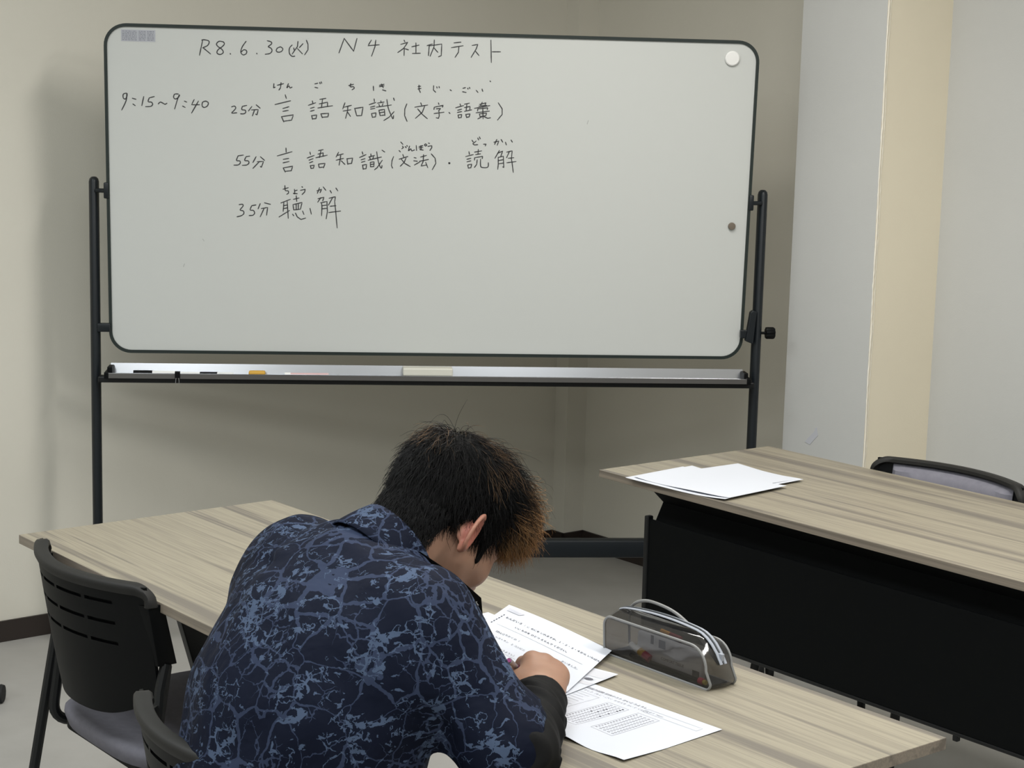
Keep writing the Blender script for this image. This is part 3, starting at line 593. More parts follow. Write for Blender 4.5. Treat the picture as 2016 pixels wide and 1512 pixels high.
def arm(X, Y, Z, sh, el, wr, g=0, fore=True):
    d = cap(X, Y, Z, sh, el, .056+g, .043+g)
    if fore: d = smin(d, cap(X, Y, Z, el, wr, .042+g, .028+g), .03)
    return d
def leg_pts(sd): return (L(-1.945+sd*.095, 1.20, .53), L(-1.945+sd*(.22 if sd < 0 else .17), 1.51, .500), L(-1.945+sd*(.24 if sd < 0 else .18), 1.40, .10))
def legs_sdf(X, Y, Z, g=0):
    d = None
    for sd in (-1, 1):
        h, k, a = leg_pts(sd); q = smin(cap(X, Y, Z, h, k, .085+g, .060+g), cap(X, Y, Z, k, a, .058+g, .042+g), .04)
        d = q if d is None else smin(d, q, .03)
    return smin(d, cap(X, Y, Z, L(-2.02, 1.17, .545), L(-1.87, 1.17, .545), .095+g, .095+g), .06)
# ---- hands
def hand_frame(wr, fwd, up):
    f = Vector(fwd).normalized(); u = Vector(up); u = (u - f*u.dot(f)).normalized(); r = f.cross(u); return Vector(wr), f, u, r
def hand_sdf(X, Y, Z, fr, fingers, thumb, side, k=1.14):
    X = fr[0].x+(X-fr[0].x)/k; Y = fr[0].y+(Y-fr[0].y)/k; Z = fr[0].z+(Z-fr[0].z)/k; return k*hand_sdf0(X, Y, Z, fr, fingers, thumb, side)
def hand_sdf0(X, Y, Z, fr, fingers, thumb, side):
    w_, f, u, r = fr; r = r*side
    def W(p): q = w_ + f*p[0] + r*p[1] + u*p[2]; return (q.x, q.y, q.z)
    d = smin(cap(X, Y, Z, W((-.045, 0, 0)), W((.005, 0, 0)), .027, .0245), cap(X, Y, Z, W((.012, -.012, 0)), W((.070, -.020, .006)), .0175, .0135), .02)
    for yy in (-.006, .008, .020): d = smin(d, cap(X, Y, Z, W((.012, yy*.6, 0)), W((.072-.004*(yy > .01), yy, .007-.15*max(0, yy-.005))), .0175, .0125), .014)
    d = smin(d, cap(X, Y, Z, W((.005, -.018, -.008)), W(thumb[0]), .019, .0155), .015)               # thumb base
    d = smin(d, cap(X, Y, Z, W(thumb[0]), W(thumb[1]), .0125, .0105), .005); d = smin(d, cap(X, Y, Z, W(thumb[1]), W(thumb[2]), .0108, .0088), .003)
    for fg in fingers: q_ = fg[1]; d = smin(d, cap(X, Y, Z, W((q_[0]-.004, q_[1], q_[2]+.003)), W((q_[0]+.004, q_[1], q_[2]+.003)), fg[0]*1.25, fg[0]*1.2), .005)
    for fg in fingers:
        rr = fg[0]; pts = [W(p) for p in fg[1:]]; q = cap(X, Y, Z, pts[0], pts[1], rr*1.10, rr)
        for i in range(1, len(pts)-1): q = smin(q, cap(X, Y, Z, pts[i], pts[i+1], rr*(1-.08*i), rr*(.92-.08*i)), .002)
        d = smin(d, q, .0045)
    return d
# right hand: pen grip, back of the hand up and away; r axis * side = +s side is the little finger
fR = hand_frame(WRR, Vector(L(-1.966, 1.655, .774))-Vector(WRR), (.50, -.05, .85))
FR_ = [(.0088, (.070, -.020, .007), (.094, -.028, -.008), (.096, -.034, -.028), (.084, -.038, -.040)),
       (.0092, (.073, -.004, .008), (.096, -.011, -.008), (.094, -.020, -.028), (.078, -.024, -.038)),
       (.0086, (.070, .010, .005), (.090, .006, -.010), (.084, -.004, -.028), (.066, -.008, -.034)),
       (.0076, (.063, .023, -.001), (.078, .021, -.013), (.072, .011, -.027), (.057, .006, -.030))]
TR_ = ((.034, -.033, -.012), (.060, -.043, -.022), (.080, -.043, -.033))
fL = hand_frame(WRL, (.10, .98, -.02), (0, 0, 1))
FL_ = [(.0088, (.070, -.020, .007), (.100, -.026, .002), (.122, -.028, -.008), (.138, -.029, -.018)),
       (.0092, (.073, -.004, .008), (.106, -.005, .003), (.130, -.005, -.008), (.147, -.005, -.018)),
       (.0086, (.070, .010, .005), (.101, .013, .000), (.124, .014, -.010), (.140, .015, -.019)),
       (.0076, (.063, .023, -.001), (.088, .030, -.005), (.105, .033, -.012), (.119, .035, -.018))]
TL_ = ((.035, -.038, -.010), (.062, -.058, -.015), (.084, -.070, -.020))
def skin_mat():
    m = mat('skin', (.37, .215, .145), .55, .35); n, l, b = nodes(m)
    mp = tex_chain(m); t = noise(m, mp.outputs[0], 22, 4); r = ramp(m, t.outputs[0], ((.3, (.30, .165, .110)), (.7, (.37, .215, .145))))
    # redder ears
    at = n.new('ShaderNodeAttribute'); at.attribute_name = 'flush'; mx = n.new('ShaderNodeMix'); mx.data_type = 'RGBA'
    l.new(at.outputs['Fac'], mx.inputs[0]); l.new(r.outputs[0], mx.inputs[6]); mx.inputs[7].default_value = (.40, .13, .095, 1)
    l.new(mx.outputs[2], b.inputs['Base Color']); t2 = noise(m, mp.outputs[0], 900, 3); bump(m, t2.outputs[0], .12, .0006)
    b.inputs['Subsurface Weight'].default_value = .12; b.inputs['Subsurface Radius'].default_value = (.012, .004, .002); b.inputs['Subsurface Scale'].default_value = 1.0; return m
M['skin'] = skin_mat()
hb_ = np.array(HO)
parts = [surfnet(headneck, hb_-(.115, .19, .16), hb_+(.115, .125, .165), .0024)]
def rest(X, Y, Z):
    d = smin(torso_sdf(X, Y, Z, -.016), smin(arm(X, Y, Z, SHL, ELL_, WRL, -.006), arm(X, Y, Z, SHR, ELR, WRR, -.006), .02), .03)
    return smin(d, legs_sdf(X, Y, Z, -.012), .03)
parts.append(surfnet(rest, L(-2.36, .98, .03), L(-1.56, 1.76, 1.05), .012))
for fr, fg, th, sd, wr in ((fR, FR_, TR_, 1, WRR), (fL, FL_, TL_, 1, WRL)):
    c = np.array(wr); parts.append(surfnet(lambda X, Y, Z: hand_sdf(X, Y, Z, fr, fg, th, sd), c-(.16, .07, .05), c+(.12, .19, .06), .0021))
body = np_mesh('body', parts, M['skin'], P, 2)
_v = np.empty(len(body.data.vertices)*3, np.float32); body.data.vertices.foreach_get('co', _v); _v = _v.reshape(-1, 3)
_h = (_v-HOn) @ HMn; _fl = np.clip(1.25*np.exp(-(((np.abs(_h[:, 0])-.083)/.013)**2 + ((_h[:, 1]+.022)/.022)**2 + ((_h[:, 2]+.006)/.030)**2)), 0, .85)
body.data.attributes.new('flush', 'FLOAT', 'POINT').data.foreach_set('value', _fl.astype(np.float32))
# eyes, lids closed look: eyeballs sit in the sockets
for sx in (-1, 1):
    c = from_head((sx*.030, .0745, .008)); e = MB().lathe([(.0105*math.sin(a), -.0105*math.cos(a)) for a in [math.pi*k/10 for k in range(1, 10)]], 16, tuple(c), 'z')
    e.build('eyeball', mat('eye_white', (.55, .52, .48), .2), body, True)
    q = from_head((sx*.030, .0845, .005)); MB().lathe([(.001, -.001), (.005, -.0004), (.005, .0006), (.001, .0012)], 14, tuple(q), 'y').build('iris', mat('iris', (.02, .012, .008), .15), body, True)

# ---- shirt
def wr_noise(X, Y, Z):
    a = np.sin(X*37+Y*21+2.1*np.sin(Z*19+X*9)) * np.sin(Z*41-Y*23+1.7*np.sin(X*23+1))
    b = np.sin(X*71+Z*53+1.9*np.sin(Y*47)) * np.sin(Y*67-Z*31+1.5*np.sin(X*43+Z*20)); return .0022*a + .0010*b
def fold(X, Y, Z, a, b, r, depth):
    q = cap(X, Y, Z, a, b, 0, 0); return depth*np.exp(-(q/r)**2)
def shirt_sdf(X, Y, Z):
    d = torso_sdf(X, Y, Z, 0.0)
    # loose cloth hanging at the belly and flanks, flaring to the hem
    d = smin(d, cap(X, Y, Z, L(-1.93, 1.245, .80), L(-1.93, 1.235, .56), .112, .128, (.72, 1, 1)), .06)
    aR = cap(X, Y, Z, SHR, ELR, .070, .057); aR = smin(aR, cap(X, Y, Z, ELR, L(-1.725, 1.415, .772), .057, .054), .03)
    aL = cap(X, Y, Z, SHL, ELL_, .068, .060); aL = smin(aL, cap(X, Y, Z, ELL_, L(-2.21, 1.52, .768), .060, .055), .03)
    d = smin(smin(d, aR, .035), aL, .035)
    d = d - wr_noise(X, Y, Z)
    d = d + fold(X, Y, Z, L(-2.07, 1.225, .965), L(-2.00, 1.235, .945), .009, .007) - fold(X, Y, Z, L(-2.08, 1.22, .985), L(-1.99, 1.25, .965), .012, .005)
    d = d + fold(X, Y, Z, L(-1.86, 1.23, .93), L(-1.84, 1.20, .80), .014, .008) - fold(X, Y, Z, L(-1.90, 1.20, .93), L(-1.875, 1.17, .80), .016, .004)
    d = d + fold(X, Y, Z, L(-1.80, 1.31, .90), L(-1.74, 1.30, .81), .012, .005) + fold(X, Y, Z, L(-1.95, 1.26, 1.0), L(-1.88, 1.27, .965), .008, .004)
    for k, (s_, z_) in enumerate(((-1.74, .86), (-1.71, .82), (-1.695, .79))):
        d = d + fold(X, Y, Z, L(s_-.05, 1.31+.01*k, z_+.01), L(s_+.04, 1.33+.01*k, z_-.015), .008, .005)
    # cut: sleeve ends, neck hole
    def half(p, n_, X=X, Y=Y, Z=Z): return (X-p[0])*n_[0]+(Y-p[1])*n_[1]+(Z-p[2])*n_[2]
    fr = np.array(WRR)-np.array(ELR); fr = fr/np.linalg.norm(fr); near = cap(X, Y, Z, ELR, WRR, 0, 0)-.10
    d = np.maximum(d, -np.maximum(-half(np.array(ELR)+fr*.030, fr), np.maximum(near, Z-.822)))
    near2 = cap(X, Y, Z, tuple(np.array(ELR)-fr*.06), WRR, 0, 0)-.085
    d = np.maximum(d, -np.maximum(-half(np.array(ELR)+np.array((.626, .78, 0))*.040, np.array((.60, .75, -.28))), near2)) if False else smax(d, -smax(-half(np.array(ELR)+np.array((.626, .78, 0))*.040, np.array((.60, .75, -.20))), smax(near2, Z-.815, .02), .02), .006)
    neck = cap(X, Y, Z, tuple(np.array(NKB)-np.array((0, .01, 0))), tuple(np.array(HO)+np.array((0, .0, -.02))), .064, .085)
    return np.maximum(d, -neck)
def shirt_mat():
    m = mat('navy_crackle_print', (.012, .017, .035), .7, .10); n, l, b = nodes(m)
    mp = tex_chain(m)
    def vmath(op, a, bv=None, s_=None):
        v = n.new('ShaderNodeVectorMath'); v.operation = op; l.new(a, v.inputs[0])
        if bv is not None:
            if isinstance(bv, tuple): v.inputs[1].default_value = bv
            else: l.new(bv, v.inputs[1])
        if s_ is not None: v.inputs['Scale'].default_value = s_
        return v.outputs[0]
    def mt(op, a, b_=None, c_=None):
        q = n.new('ShaderNodeMath'); q.operation = op
        for i, v in enumerate((a, b_, c_)):
            if v is None: continue
            if isinstance(v, (int, float)): q.inputs[i].default_value = v
            else: l.new(v, q.inputs[i])
        return q.outputs[0]
    def warp(vec, sc_, amt):
        t = noise(m, vec, sc_, 3, .6); c = vmath('SUBTRACT', t.outputs['Color'], (.5, .5, .5)); return vmath('ADD', vec, vmath('SCALE', c, None, amt))
    def crack(vec, sc_, wlo, whi, wsc):
        v = n.new('ShaderNodeTexVoronoi'); v.feature = 'DISTANCE_TO_EDGE'; v.inputs['Scale'].default_value = sc_; l.new(vec, v.inputs['Vector'])
        w_ = noise(m, vec, wsc, 2); wd = n.new('ShaderNodeMapRange'); l.new(w_.outputs[0], wd.inputs[0]); wd.inputs[1].default_value = .38; wd.inputs[2].default_value = .68
        wd.inputs[3].default_value = wlo; wd.inputs[4].default_value = whi
        return mt('LESS_THAN', v.outputs['Distance'], wd.outputs[0])
    w1 = warp(mp.outputs[0], 11, .045); w1 = warp(w1, 70, .008)
    c1 = crack(w1, 19, .010, .066, 9)
    w2 = warp(mp.outputs[0], 26, .03); w2 = warp(w2, 150, .006); w2 = vmath('ADD', w2, (3.1, 1.7, .4))
    c2_ = crack(w2, 36, -.03, .06, 12)
    c3_ = crack(vmath('ADD', vmath('MULTIPLY', w2, (1.0, 1.0, 1.7)), (7, 3, 1)), 34, -.07, .085, 20)
    # ragged light patches, stretched along the body
    st_ = vmath('MULTIPLY', w1, (1.0, 1.0, 2.2)); t = noise(m, st_, 34, 7, .60, .3)
    msk = noise(m, mp.outputs[0], 17, 3, .6)
    p1 = mt('GREATER_THAN', mt('ADD', t.outputs[0], mt('MULTIPLY', msk.outputs[0], .22)), .728)
    ridge = noise(m, w1, 26, 5, .55, .2); rd = mt('ABSOLUTE', mt('SUBTRACT', ridge.outputs[0], .5))
    p2 = mt('MULTIPLY', mt('LESS_THAN', rd, .010), mt('GREATER_THAN', msk.outputs[0], .50))
    light = mt('MAXIMUM', p1, mt('MAXIMUM', p2, mt('MULTIPLY', c3_, mt('GREATER_THAN', msk.outputs[0], .50))))
    net = mt('MAXIMUM', c1, c2_)
    def mixc(fac, a, b_):
        q = n.new('ShaderNodeMix'); q.data_type = 'RGBA'; l.new(fac, q.inputs[0])
        for i, v in ((6, a), (7, b_)):
            if isinstance(v, tuple): q.inputs[i].default_value = (*v, 1)
            else: l.new(v, q.inputs[i])
        return q.outputs[2]
    base = ramp(m, noise(m, mp.outputs[0], 6, 2).outputs[0], ((.35, (.0032, .0052, .0140)), (.65, (.0046, .0072, .0180))))
    col = mixc(net, base.outputs[0], (.027, .037, .070)); col = mixc(light, col, (.058, .082, .135))
    l.new(col, b.inputs['Base Color']); b.inputs['Sheen Weight'].default_value = .0; b.inputs['Sheen Roughness'].default_value = .5
    t2 = noise(m, mp.outputs[0], 16, 3, .5, .3); bump(m, t2.outputs[0], .6, .012); return m
M['shirt'] = shirt_mat()
v, f = surfnet(shirt_sdf, L(-2.39, .98, .50), L(-1.55, 1.60, 1.08), .0052)
shirt = np_mesh('shirt', [(v, f)], M['shirt'], P, 3)
# collar: stand and folded leaf around the neck
M['collar_in'] = mat('shirt_inside', (.010, .013, .024), .7)
Cc = Vector(NKB) + Vector((.010, .014, .012)); nax = Vector((0, .80, .60)).normalized(); ux = Vector((1, 0, 0)); vx = nax.cross(ux)    # vx points down-forward... built ring in ux/vx
def collar_pt(th, k):
    # k: 0 inner base, 1 top edge, 2 outer leaf edge ; th 0 = back of neck
    e = abs(th)/math.pi; r_ = (.060, .063, .0775)[k]; h = (-.012, .026 + .006*math.cos(th), -.022 - .020*(e**3))[k]
    d = -vx*math.cos(th) if vx.z < 0 else vx*math.cos(th)
    return Cc + (ux*math.sin(th) + d*1.0)*r_*(1.0 if k < 2 else 1+.05*math.cos(th)) + nax*h
mb = MB(); nth = 64; rows_ = []
for layer in range(2):
    rows = []
    ks = [collar_pt] 
    for q in range(15):
        row = []
        for i in range(nth+1):
            th = -2.55 + 5.10*i/nth; a, b_, c = (collar_pt(th, k) for k in range(3)); t = q/14
            if t < .4: p_ = a.lerp(b_, t/.4)
            else: p_ = b_.lerp(c, (t-.4)/.6) + nax*.004*math.sin((t-.4)/.6*math.pi)
            if q in (5, 6): p_ += nax*.0015
            row.append(p_)
        rows.append(row)
    rows_.append(rows)
vs = [p_ for row in rows_[0] for p_ in row]; N = nth+1; fs = [(q*N+i, q*N+i+1, (q+1)*N+i+1, (q+1)*N+i) for q in range(14) for i in range(nth)]
co = MB().add(vs, fs).build('collar', M['shirt'], shirt, True, ang=2.5)
md = co.modifiers.new('t', 'SOLIDIFY'); md.thickness = .0022; md.offset = 0

# ---- black undershirt sleeves with wrinkles, cuffs
M['under'] = mottled('black_undershirt', (.0035, .0035, .0036), (.0055, .0055, .0056), 30, .7, .3, 700, .0006, spec=.15)
def sleeve(el, wr, off, bulge):
    e, w_ = np.array(el), np.array(wr); ax = (w_-e)/np.linalg.norm(w_-e); Lg = np.linalg.norm(w_-e)
    def f(X, Y, Z):
        t = (X-e[0])*ax[0]+(Y-e[1])*ax[1]+(Z-e[2])*ax[2]; u = np.clip(t/Lg, -.3, 1.1)
        d = cap(X, Y, Z, tuple(e-ax*.005), tuple(w_), .0515, .0380)
        ang = np.arctan2(Z-(e[2]+ax[2]*t), (X-(e[0]+ax[0]*t))*(-ax[1])+(Y-(e[1]+ax[1]*t))*ax[0])
        d = d - .0042*np.sin(t*150+1.3*np.sin(ang*2+t*20)+.8*ang)*(.4+.6*np.sin(ang*1.5+t*40)) - .0015*np.sin(t*60+ang*3)
        d = np.maximum(d, t-Lg*off); inner = cap(X, Y, Z, tuple(w_-ax*.02), tuple(w_+ax*.05), .0275, .0290)
        return np.maximum(d, -inner)
    lo = np.minimum(e, w_)-.075; hi = np.maximum(e, w_)+.075; return surfnet(f, lo, hi, .0030)
for el, wr in ((ELR, WRR), (ELL_, WRL)):
    el = tuple(np.array(el)+np.array((.010, .012, 0))) if wr is WRR else el
    np_mesh('undershirt_sleeve', [sleeve(el, wr, .90, 0)], M['under'], P, 1)
np_mesh('undershirt', [surfnet(lambda X, Y, Z: np.maximum(cap(X, Y, Z, L(-1.98, 1.355, .86), L(-1.98, 1.40, .925), .058, .050), -cap(X, Y, Z, L(-1.98, 1.40, .92), L(-1.98, 1.46, .96), .050, .056)), L(-2.08, 1.30, .80), L(-1.88, 1.52, 1.03), .004)], M['under'], P, 1)
# ---- trousers, shoes
M['trouser'] = mottled('black_trousers', (.012, .012, .014), (.018, .018, .020), 40, .8, .4, 500)
np_mesh('trousers', [surfnet(lambda X, Y, Z: np.maximum(np.maximum(legs_sdf(X, Y, Z, .004)-wr_noise(X, Y, Z)*1.5, .09-Z), Z-.64), L(-2.36, 1.0, .06), L(-1.60, 1.80, .66), .011)], M['trouser'], P, 2)
for sd in (-1, 1):
    h, k, a = leg_pts(sd)
    def shoe(X, Y, Z, a=a):
        d = smin(cap(X, Y, Z, (a[0], a[1]-.02, .055), (a[0], a[1]+.15, .040), .042, .036), cap(X, Y, Z, (a[0], a[1], .05), (a[0], a[1], .10), .042, .045), .03)
        return np.maximum(np.maximum(d, .004-Z), Z-.11)
    sh = np_mesh('shoe', [surfnet(shoe, (a[0]-.07, a[1]-.10, -.01), (a[0]+.07, a[1]+.22, .13), .006)], mat('dark_shoe', (.02, .02, .022), .5), P, 2)
    MB().add(*(lambda o: (o.v, o.f))(MB().prism(rrect(a[0]-.046, a[0]+.046, a[1]-.068, a[1]+.192, .044), 0, .016))).build('sole', mat('sole', (.25, .24, .22), .7), sh, True)

# ---- hair: solid under-mass plus combed strands
def hairmass(X, Y, Z):
    x, y, z = to_head(X, Y, Z); ax = np.abs(x)
    th = .0035 + .004*np.clip((z-.02)/.08, 0, 1) + .006*np.clip((y-.02)/.07, 0, 1)*np.clip((z-.03)/.05, 0, 1)
    d = ell(x, y, z, (0, -.008, .042), (.0745, .096, .082)) - th
    d = smin(d, ell(x, y, z, (.004, .085, .060), (.052, .040, .042)), .03)
    d = smin(d, cap(x, y, z, (0, -.058, .0), (0, -.050, -.070), .041, .035, (.72, 1, 1)), .014)
    # cut the face, ears and nape away
    line = -.016 - .074*np.clip((-.026-y)/.040, 0, 1) + .075*np.clip((y-.045)/.03, 0, 1)
    line = line + .030*np.exp(-((y+.018)/.018)**2)*(ax > .05)
    side = cap(ax, y, z, (.067, .022, .02), (.066, .030, -.022), .012, .004)
    d = smin(np.maximum(d, (line-z)*.8), side, .006)
    n_ = .0009*np.sin(x*390+y*60+2*np.sin(z*60)) + .0007*np.sin(x*610-z*80)
    return d - n_
M['hairbase'] = mat('hair_dark_mass', (.003, .0028, .0028), .7, .1)
np_mesh('hair_mass', [surfnet(hairmass, hb_-(.12, .15, .13), hb_+(.12, .20, .17), .003)], M['hairbase'], P, 1)
def strands(n_, seed, mode, rad):
    r = np.random.RandomState(seed); V = []; F = []; T = []; o = 0; whorl = np.array((.006, -.062, .112))
    made = 0; tries = 0; down = HMn.T @ np.array((0, 0, -1.0))
    while made < n_ and tries < n_*30:
        tries += 1
        nape = mode == 'body' and r.rand() < .16
        a = r.normal(size=3)
        if mode == 'light':
            cc = ((-.030, -.060, .118), (-.012, -.050, .122), (.012, -.060, .118), (.030, -.048, .112), (.045, -.030, .104), (.050, .015, .104), (.062, .030, .080), (.010, -.015, .125), (.055, -.045, .085), (.066, .038, .060), (-.02, -.075, .10), (.005, -.085, .09))
            k_ = r.randint(len(cc)); a = (np.array(cc[k_])+r.normal(size=3)*.0055-np.array((0, -.008, .042)))/np.array((.0745, .096, .082))
        a /= np.linalg.norm(a); p_ = np.array((0, -.008, .042)) + a*np.array((.0745, .096, .082))*(1.06 if mode != 'light' else 1.14)
        if nape:
            th_ = r.uniform(-1.5, 1.5); zz_ = r.uniform(-.080, -.005); rr_ = .040+.006*(zz_+.08)/.08
            p_ = np.array((math.sin(th_)*rr_/.72, -.052-math.cos(th_)*rr_, zz_)); a = np.array((math.sin(th_), -math.cos(th_)*1.0, -.1))*np.array((.0745, .096, .082))
        x, y, z = p_; 
        hl = -.016 - .076*min(1, max(0, (-.026-y)/.040)) + .075*min(1, max(0, (y-.045)/.03))
        if abs(x) > .05: hl += .030*math.exp(-((y+.018)/.018)**2)
        if z < hl: continue
        top = min(1, max(0, (z-.055)/.05)); front = min(1, max(0, (y-.005)/.06))
        if mode == 'front' and not (y > .034 + .03*(r.rand()-.5) and z > .030): continue
        ln = .018 + .020*r.rand() + .036*top + (.034*front if mode != 'body' else .030*front*top)
        if nape: ln = .010 + .008*r.rand()
        if mode == 'front' and z < .07: ln *= .62
        if mode == 'light': ln = .035+.03*r.rand()
        if mode == 'light': ln *= 1.0
        fly = r.rand() < (.025 if mode == 'body' else .06) and top > .35 and x > -.02 and y > -.03
        if fly: ln = min(.075, ln*1.2)
        nrm = a/np.array((.0745, .096, .082)); nrm /= np.linalg.norm(nrm)
        d = p_-whorl; d -= nrm*d.dot(nrm); d /= np.linalg.norm(d)+1e-6; d += r.normal(size=3)*(.34 if mode == 'body' else .25) + np.array((0, .35*top, -.25*(1-top)))
        lift = min(1, max(0, (y+.055)/.06))
        d += nrm*(.06+.35*r.rand()*top*lift + (.35 if fly else 0))
        if nape: d = np.array((0, .05, -1.0)) + nrm*.12 + r.normal(size=3)*.15; d /= np.linalg.norm(d)
        ns = 7 if ln < .05 else 11; st_ = ln/ns; pts = [p_ + nrm*.002]
        r_o = r.rand()*2-1; ph = r.rand()*6.28; cu = (.20 if mode == 'body' else (.62 if mode == 'front' else .22))*(.4+r.rand()); fr_ = 5+6*r.rand()
        q = pts[0].copy(); clump = r.normal(size=3)*.1
        for k in range(ns):
            c = q-np.array((0, -.008, .042)) if not nape else a*0; ee = math.sqrt((c[0]/.0745)**2+(c[1]/.096)**2+(c[2]/.082)**2)
            nn = c/np.array((.0745, .096, .082))**2; nn = nrm.copy() if nape else nn/np.linalg.norm(nn)
            if nape: ee = 1.10
            off = 1.12+.12*top+.14*top*lift+.16*front+.05*r_o + (.22 if fly else 0) + (0 if mode == 'body' else .10*front*clump[0]*6) + (.05 if mode == 'light' else 0)
            d = d + nn*(.55*(off-ee)) + down*(.13+.05*front) + clump*.3
            sd_ = np.cross(d, nn); d = d + (sd_*math.cos(ph+k/ns*fr_) + nn*math.sin(ph+k/ns*fr_))*cu
            d /= np.linalg.norm(d); q = q+d*st_
            if (q[1] > .05 and q[2] < .010) or q[2] < -.05 and not nape: break
            pts.append(q.copy())
        if len(pts) < 4: continue
        pts = np.array(pts); m_ = len(pts); tt = np.linspace(0, 1, m_); R_ = rad*(1-.75*tt**2)
        tg = np.gradient(pts, axis=0); tg /= np.linalg.norm(tg, axis=1)[:, None]+1e-9
        u = np.cross(tg, np.array((.3, .5, .81))); u /= np.linalg.norm(u, axis=1)[:, None]+1e-9; w_ = np.cross(tg, u)
        ring = np.stack([pts+R_[:, None]*(math.cos(b)*u+math.sin(b)*w_) for b in (0, 2.094, 4.189)], 1).reshape(-1, 3)
        V.append(ring); i = np.arange(m_-1)[:, None]*3; kk = np.arange(3)[None]
        F.append(np.stack([i+kk, i+(kk+1) % 3, i+3+(kk+1) % 3, i+3+kk], -1).reshape(-1, 4)+o); o += 3*m_
        T.append(np.repeat(tt, 3)*((.35+.65*front) if mode == 'body' else .9 if mode == 'light' else .75+.35*front-.3*(z < .05)*(y < .05))); made += 1
    v = from_head(np.concatenate(V)); return v, np.concatenate(F), np.concatenate(T)
def hair_mat(name, c0, c1, rough=.5):
    m = mat(name, c0, rough, .22); n, l, b = nodes(m); at = n.new('ShaderNodeAttribute'); at.attribute_name = 'along'
    r = ramp(m, at.outputs['Fac'], ((.25, c0), (.8, c1))); l.new(r.outputs[0], b.inputs['Base Color']); return m
for nm, cnt, seed, mode, rad, c0, c1 in (('hair', 17000, 1, 'body', .00036, (.0040, .0036, .0036), (.0065, .0055, .005)),
        ('hair', 7000, 2, 'front', .00038, (.008, .0055, .0042), (.38, .205, .085)),
        ('hair', 650, 3, 'light', .00042, (.012, .008, .006), (.20, .12, .065))):
    v, f, t = strands(cnt, seed, mode, rad); o = np_mesh(nm, [(v, f)], hair_mat('hair_'+mode, c0, c1), P); o['kind'] = 'stuff'
    at = o.data.attributes.new('along', 'FLOAT', 'POINT'); at.data.foreach_set('value', t.astype(np.float32))
    if mode != 'body': o['label'] = 'curly brown-dyed strands' if mode == 'front' else 'light brown streaks in the hair'

# lanyard strap hanging from the neck in front of the chest
lp_ = [Vector(L(-1.905, 1.37, .985)), Vector(L(-1.895, 1.425, .945)), Vector(L(-1.905, 1.475, .905)), Vector(L(-1.925, 1.495, .865)), Vector(L(-1.955, 1.50, .80)), Vector(L(-1.975, 1.50, .745))]
vs = []
for i, q in enumerate(lp_):
    w__ = Vector((.62, .78, 0))*.0055; vs += [q-w__, q+w__, q+w__+Vector((-.0008, .0006, 0)), q-w__+Vector((-.0008, .0006, 0))]
fs = []
for i in range(len(lp_)-1):
    for k in range(4): fs.append((4*i+k, 4*i+(k+1) % 4, 4*i+4+(k+1) % 4, 4*i+4+k))
MB().add(vs, fs).build('lanyard', M['under'], P, True)

# ================================================================== papers, pencil case, pen
def text_mesh(txt, size, dg=[None]):
    cu = bpy.data.curves.new('tmp_text', 'FONT'); cu.body = txt; cu.size = size; cu.resolution_u = 2
    o = bpy.data.objects.new('tmp_text', cu); COL.objects.link(o)
    me = bpy.data.meshes.new_from_object(o.evaluated_get(bpy.context.evaluated_depsgraph_get()))
    v = [tuple(q.co) for q in me.vertices]; f = [tuple(p.vertices) for p in me.polygons]
    bpy.data.objects.remove(o); bpy.data.meshes.remove(me); bpy.data.curves.remove(cu); return v, f
def sheet(name, O, ux, uy, w_, h_, z, zf, lab, cat='paper', parent=None, nx=20, ny=14):
    """thin paper: O room coords of its corner, ux/uy room directions"""
    r = empty('tmp_origin', S(O[0], O[1], z), A)
    def pt(a, b, dz=0.0): return (ux[0]*a+uy[0]*b, ux[1]*a+uy[1]*b, zf(a/w_, b/h_)+dz)
    vs = []; n = (nx+1)*(ny+1)
    for lay in (0, .0003):
        for j in range(ny+1):
            for i in range(nx+1): vs.append(pt(w_*i/nx, h_*j/ny, lay))
    fs = []
    for j in range(ny):
        for i in range(nx): a = j*(nx+1)+i; q = (a, a+1, a+nx+2, a+nx+1); fs += [q[::-1], tuple(n+k for k in q)]
    brd = list(range(nx+1)) + [j*(nx+1)+nx for j in range(1, ny+1)] + [ny*(nx+1)+i for i in range(nx-1, -1, -1)] + [j*(nx+1) for j in range(ny-1, 0, -1)]
    fs += [(brd[k], brd[(k+1) % len(brd)], n+brd[(k+1) % len(brd)], n+brd[k]) for k in range(len(brd))]
    mb = MB().add(vs, fs); me = mb.build(name, M['paper'], None, True, ang=1.2)
    if parent is None:
        me.location = r.location; me.rotation_euler = r.rotation_euler; tag(me, lab, cat)
    bpy.data.objects.remove(r); return me, pt
def print_on(me, pt, name, items, m, lab=None, dz=.0007):
    mb = MB()
    for it in items:
        if it[0] == 't':
            _, a, b, size, txt, bold = it; v, f = text_mesh(txt, size)
            for k in range(2 if bold else 1): mb.add([pt(a+x+k*size*.05, b-y, dz) for x, y, _z in v], f)
        else:
            _, a0, b0, a1, b1 = it; n = max(1, int(max(a1-a0, b1-b0)/.02)); vs = []
            if a1-a0 >= b1-b0:
                for k in range(n+1): a = a0+(a1-a0)*k/n; vs += [pt(a, b0, dz), pt(a, b1, dz)]
            else:
                for k in range(n+1): b = b0+(b1-b0)*k/n; vs += [pt(a0, b, dz), pt(a1, b, dz)]
            mb.add(vs, [(2*k, 2*k+1, 2*k+3, 2*k+2) for k in range(n)])
    o = mb.build(name, m, me); 
    if lab: o['label'] = lab
    o['kind'] = 'stuff'; return o
def frame_items(a0, b0, a1, b1, t=.0005): return [('r', a0, b0, a1, b0+t), ('r', a0, b1-t, a1, b1), ('r', a0, b0, a0+t, b1), ('r', a1-t, b0, a1, b1)]
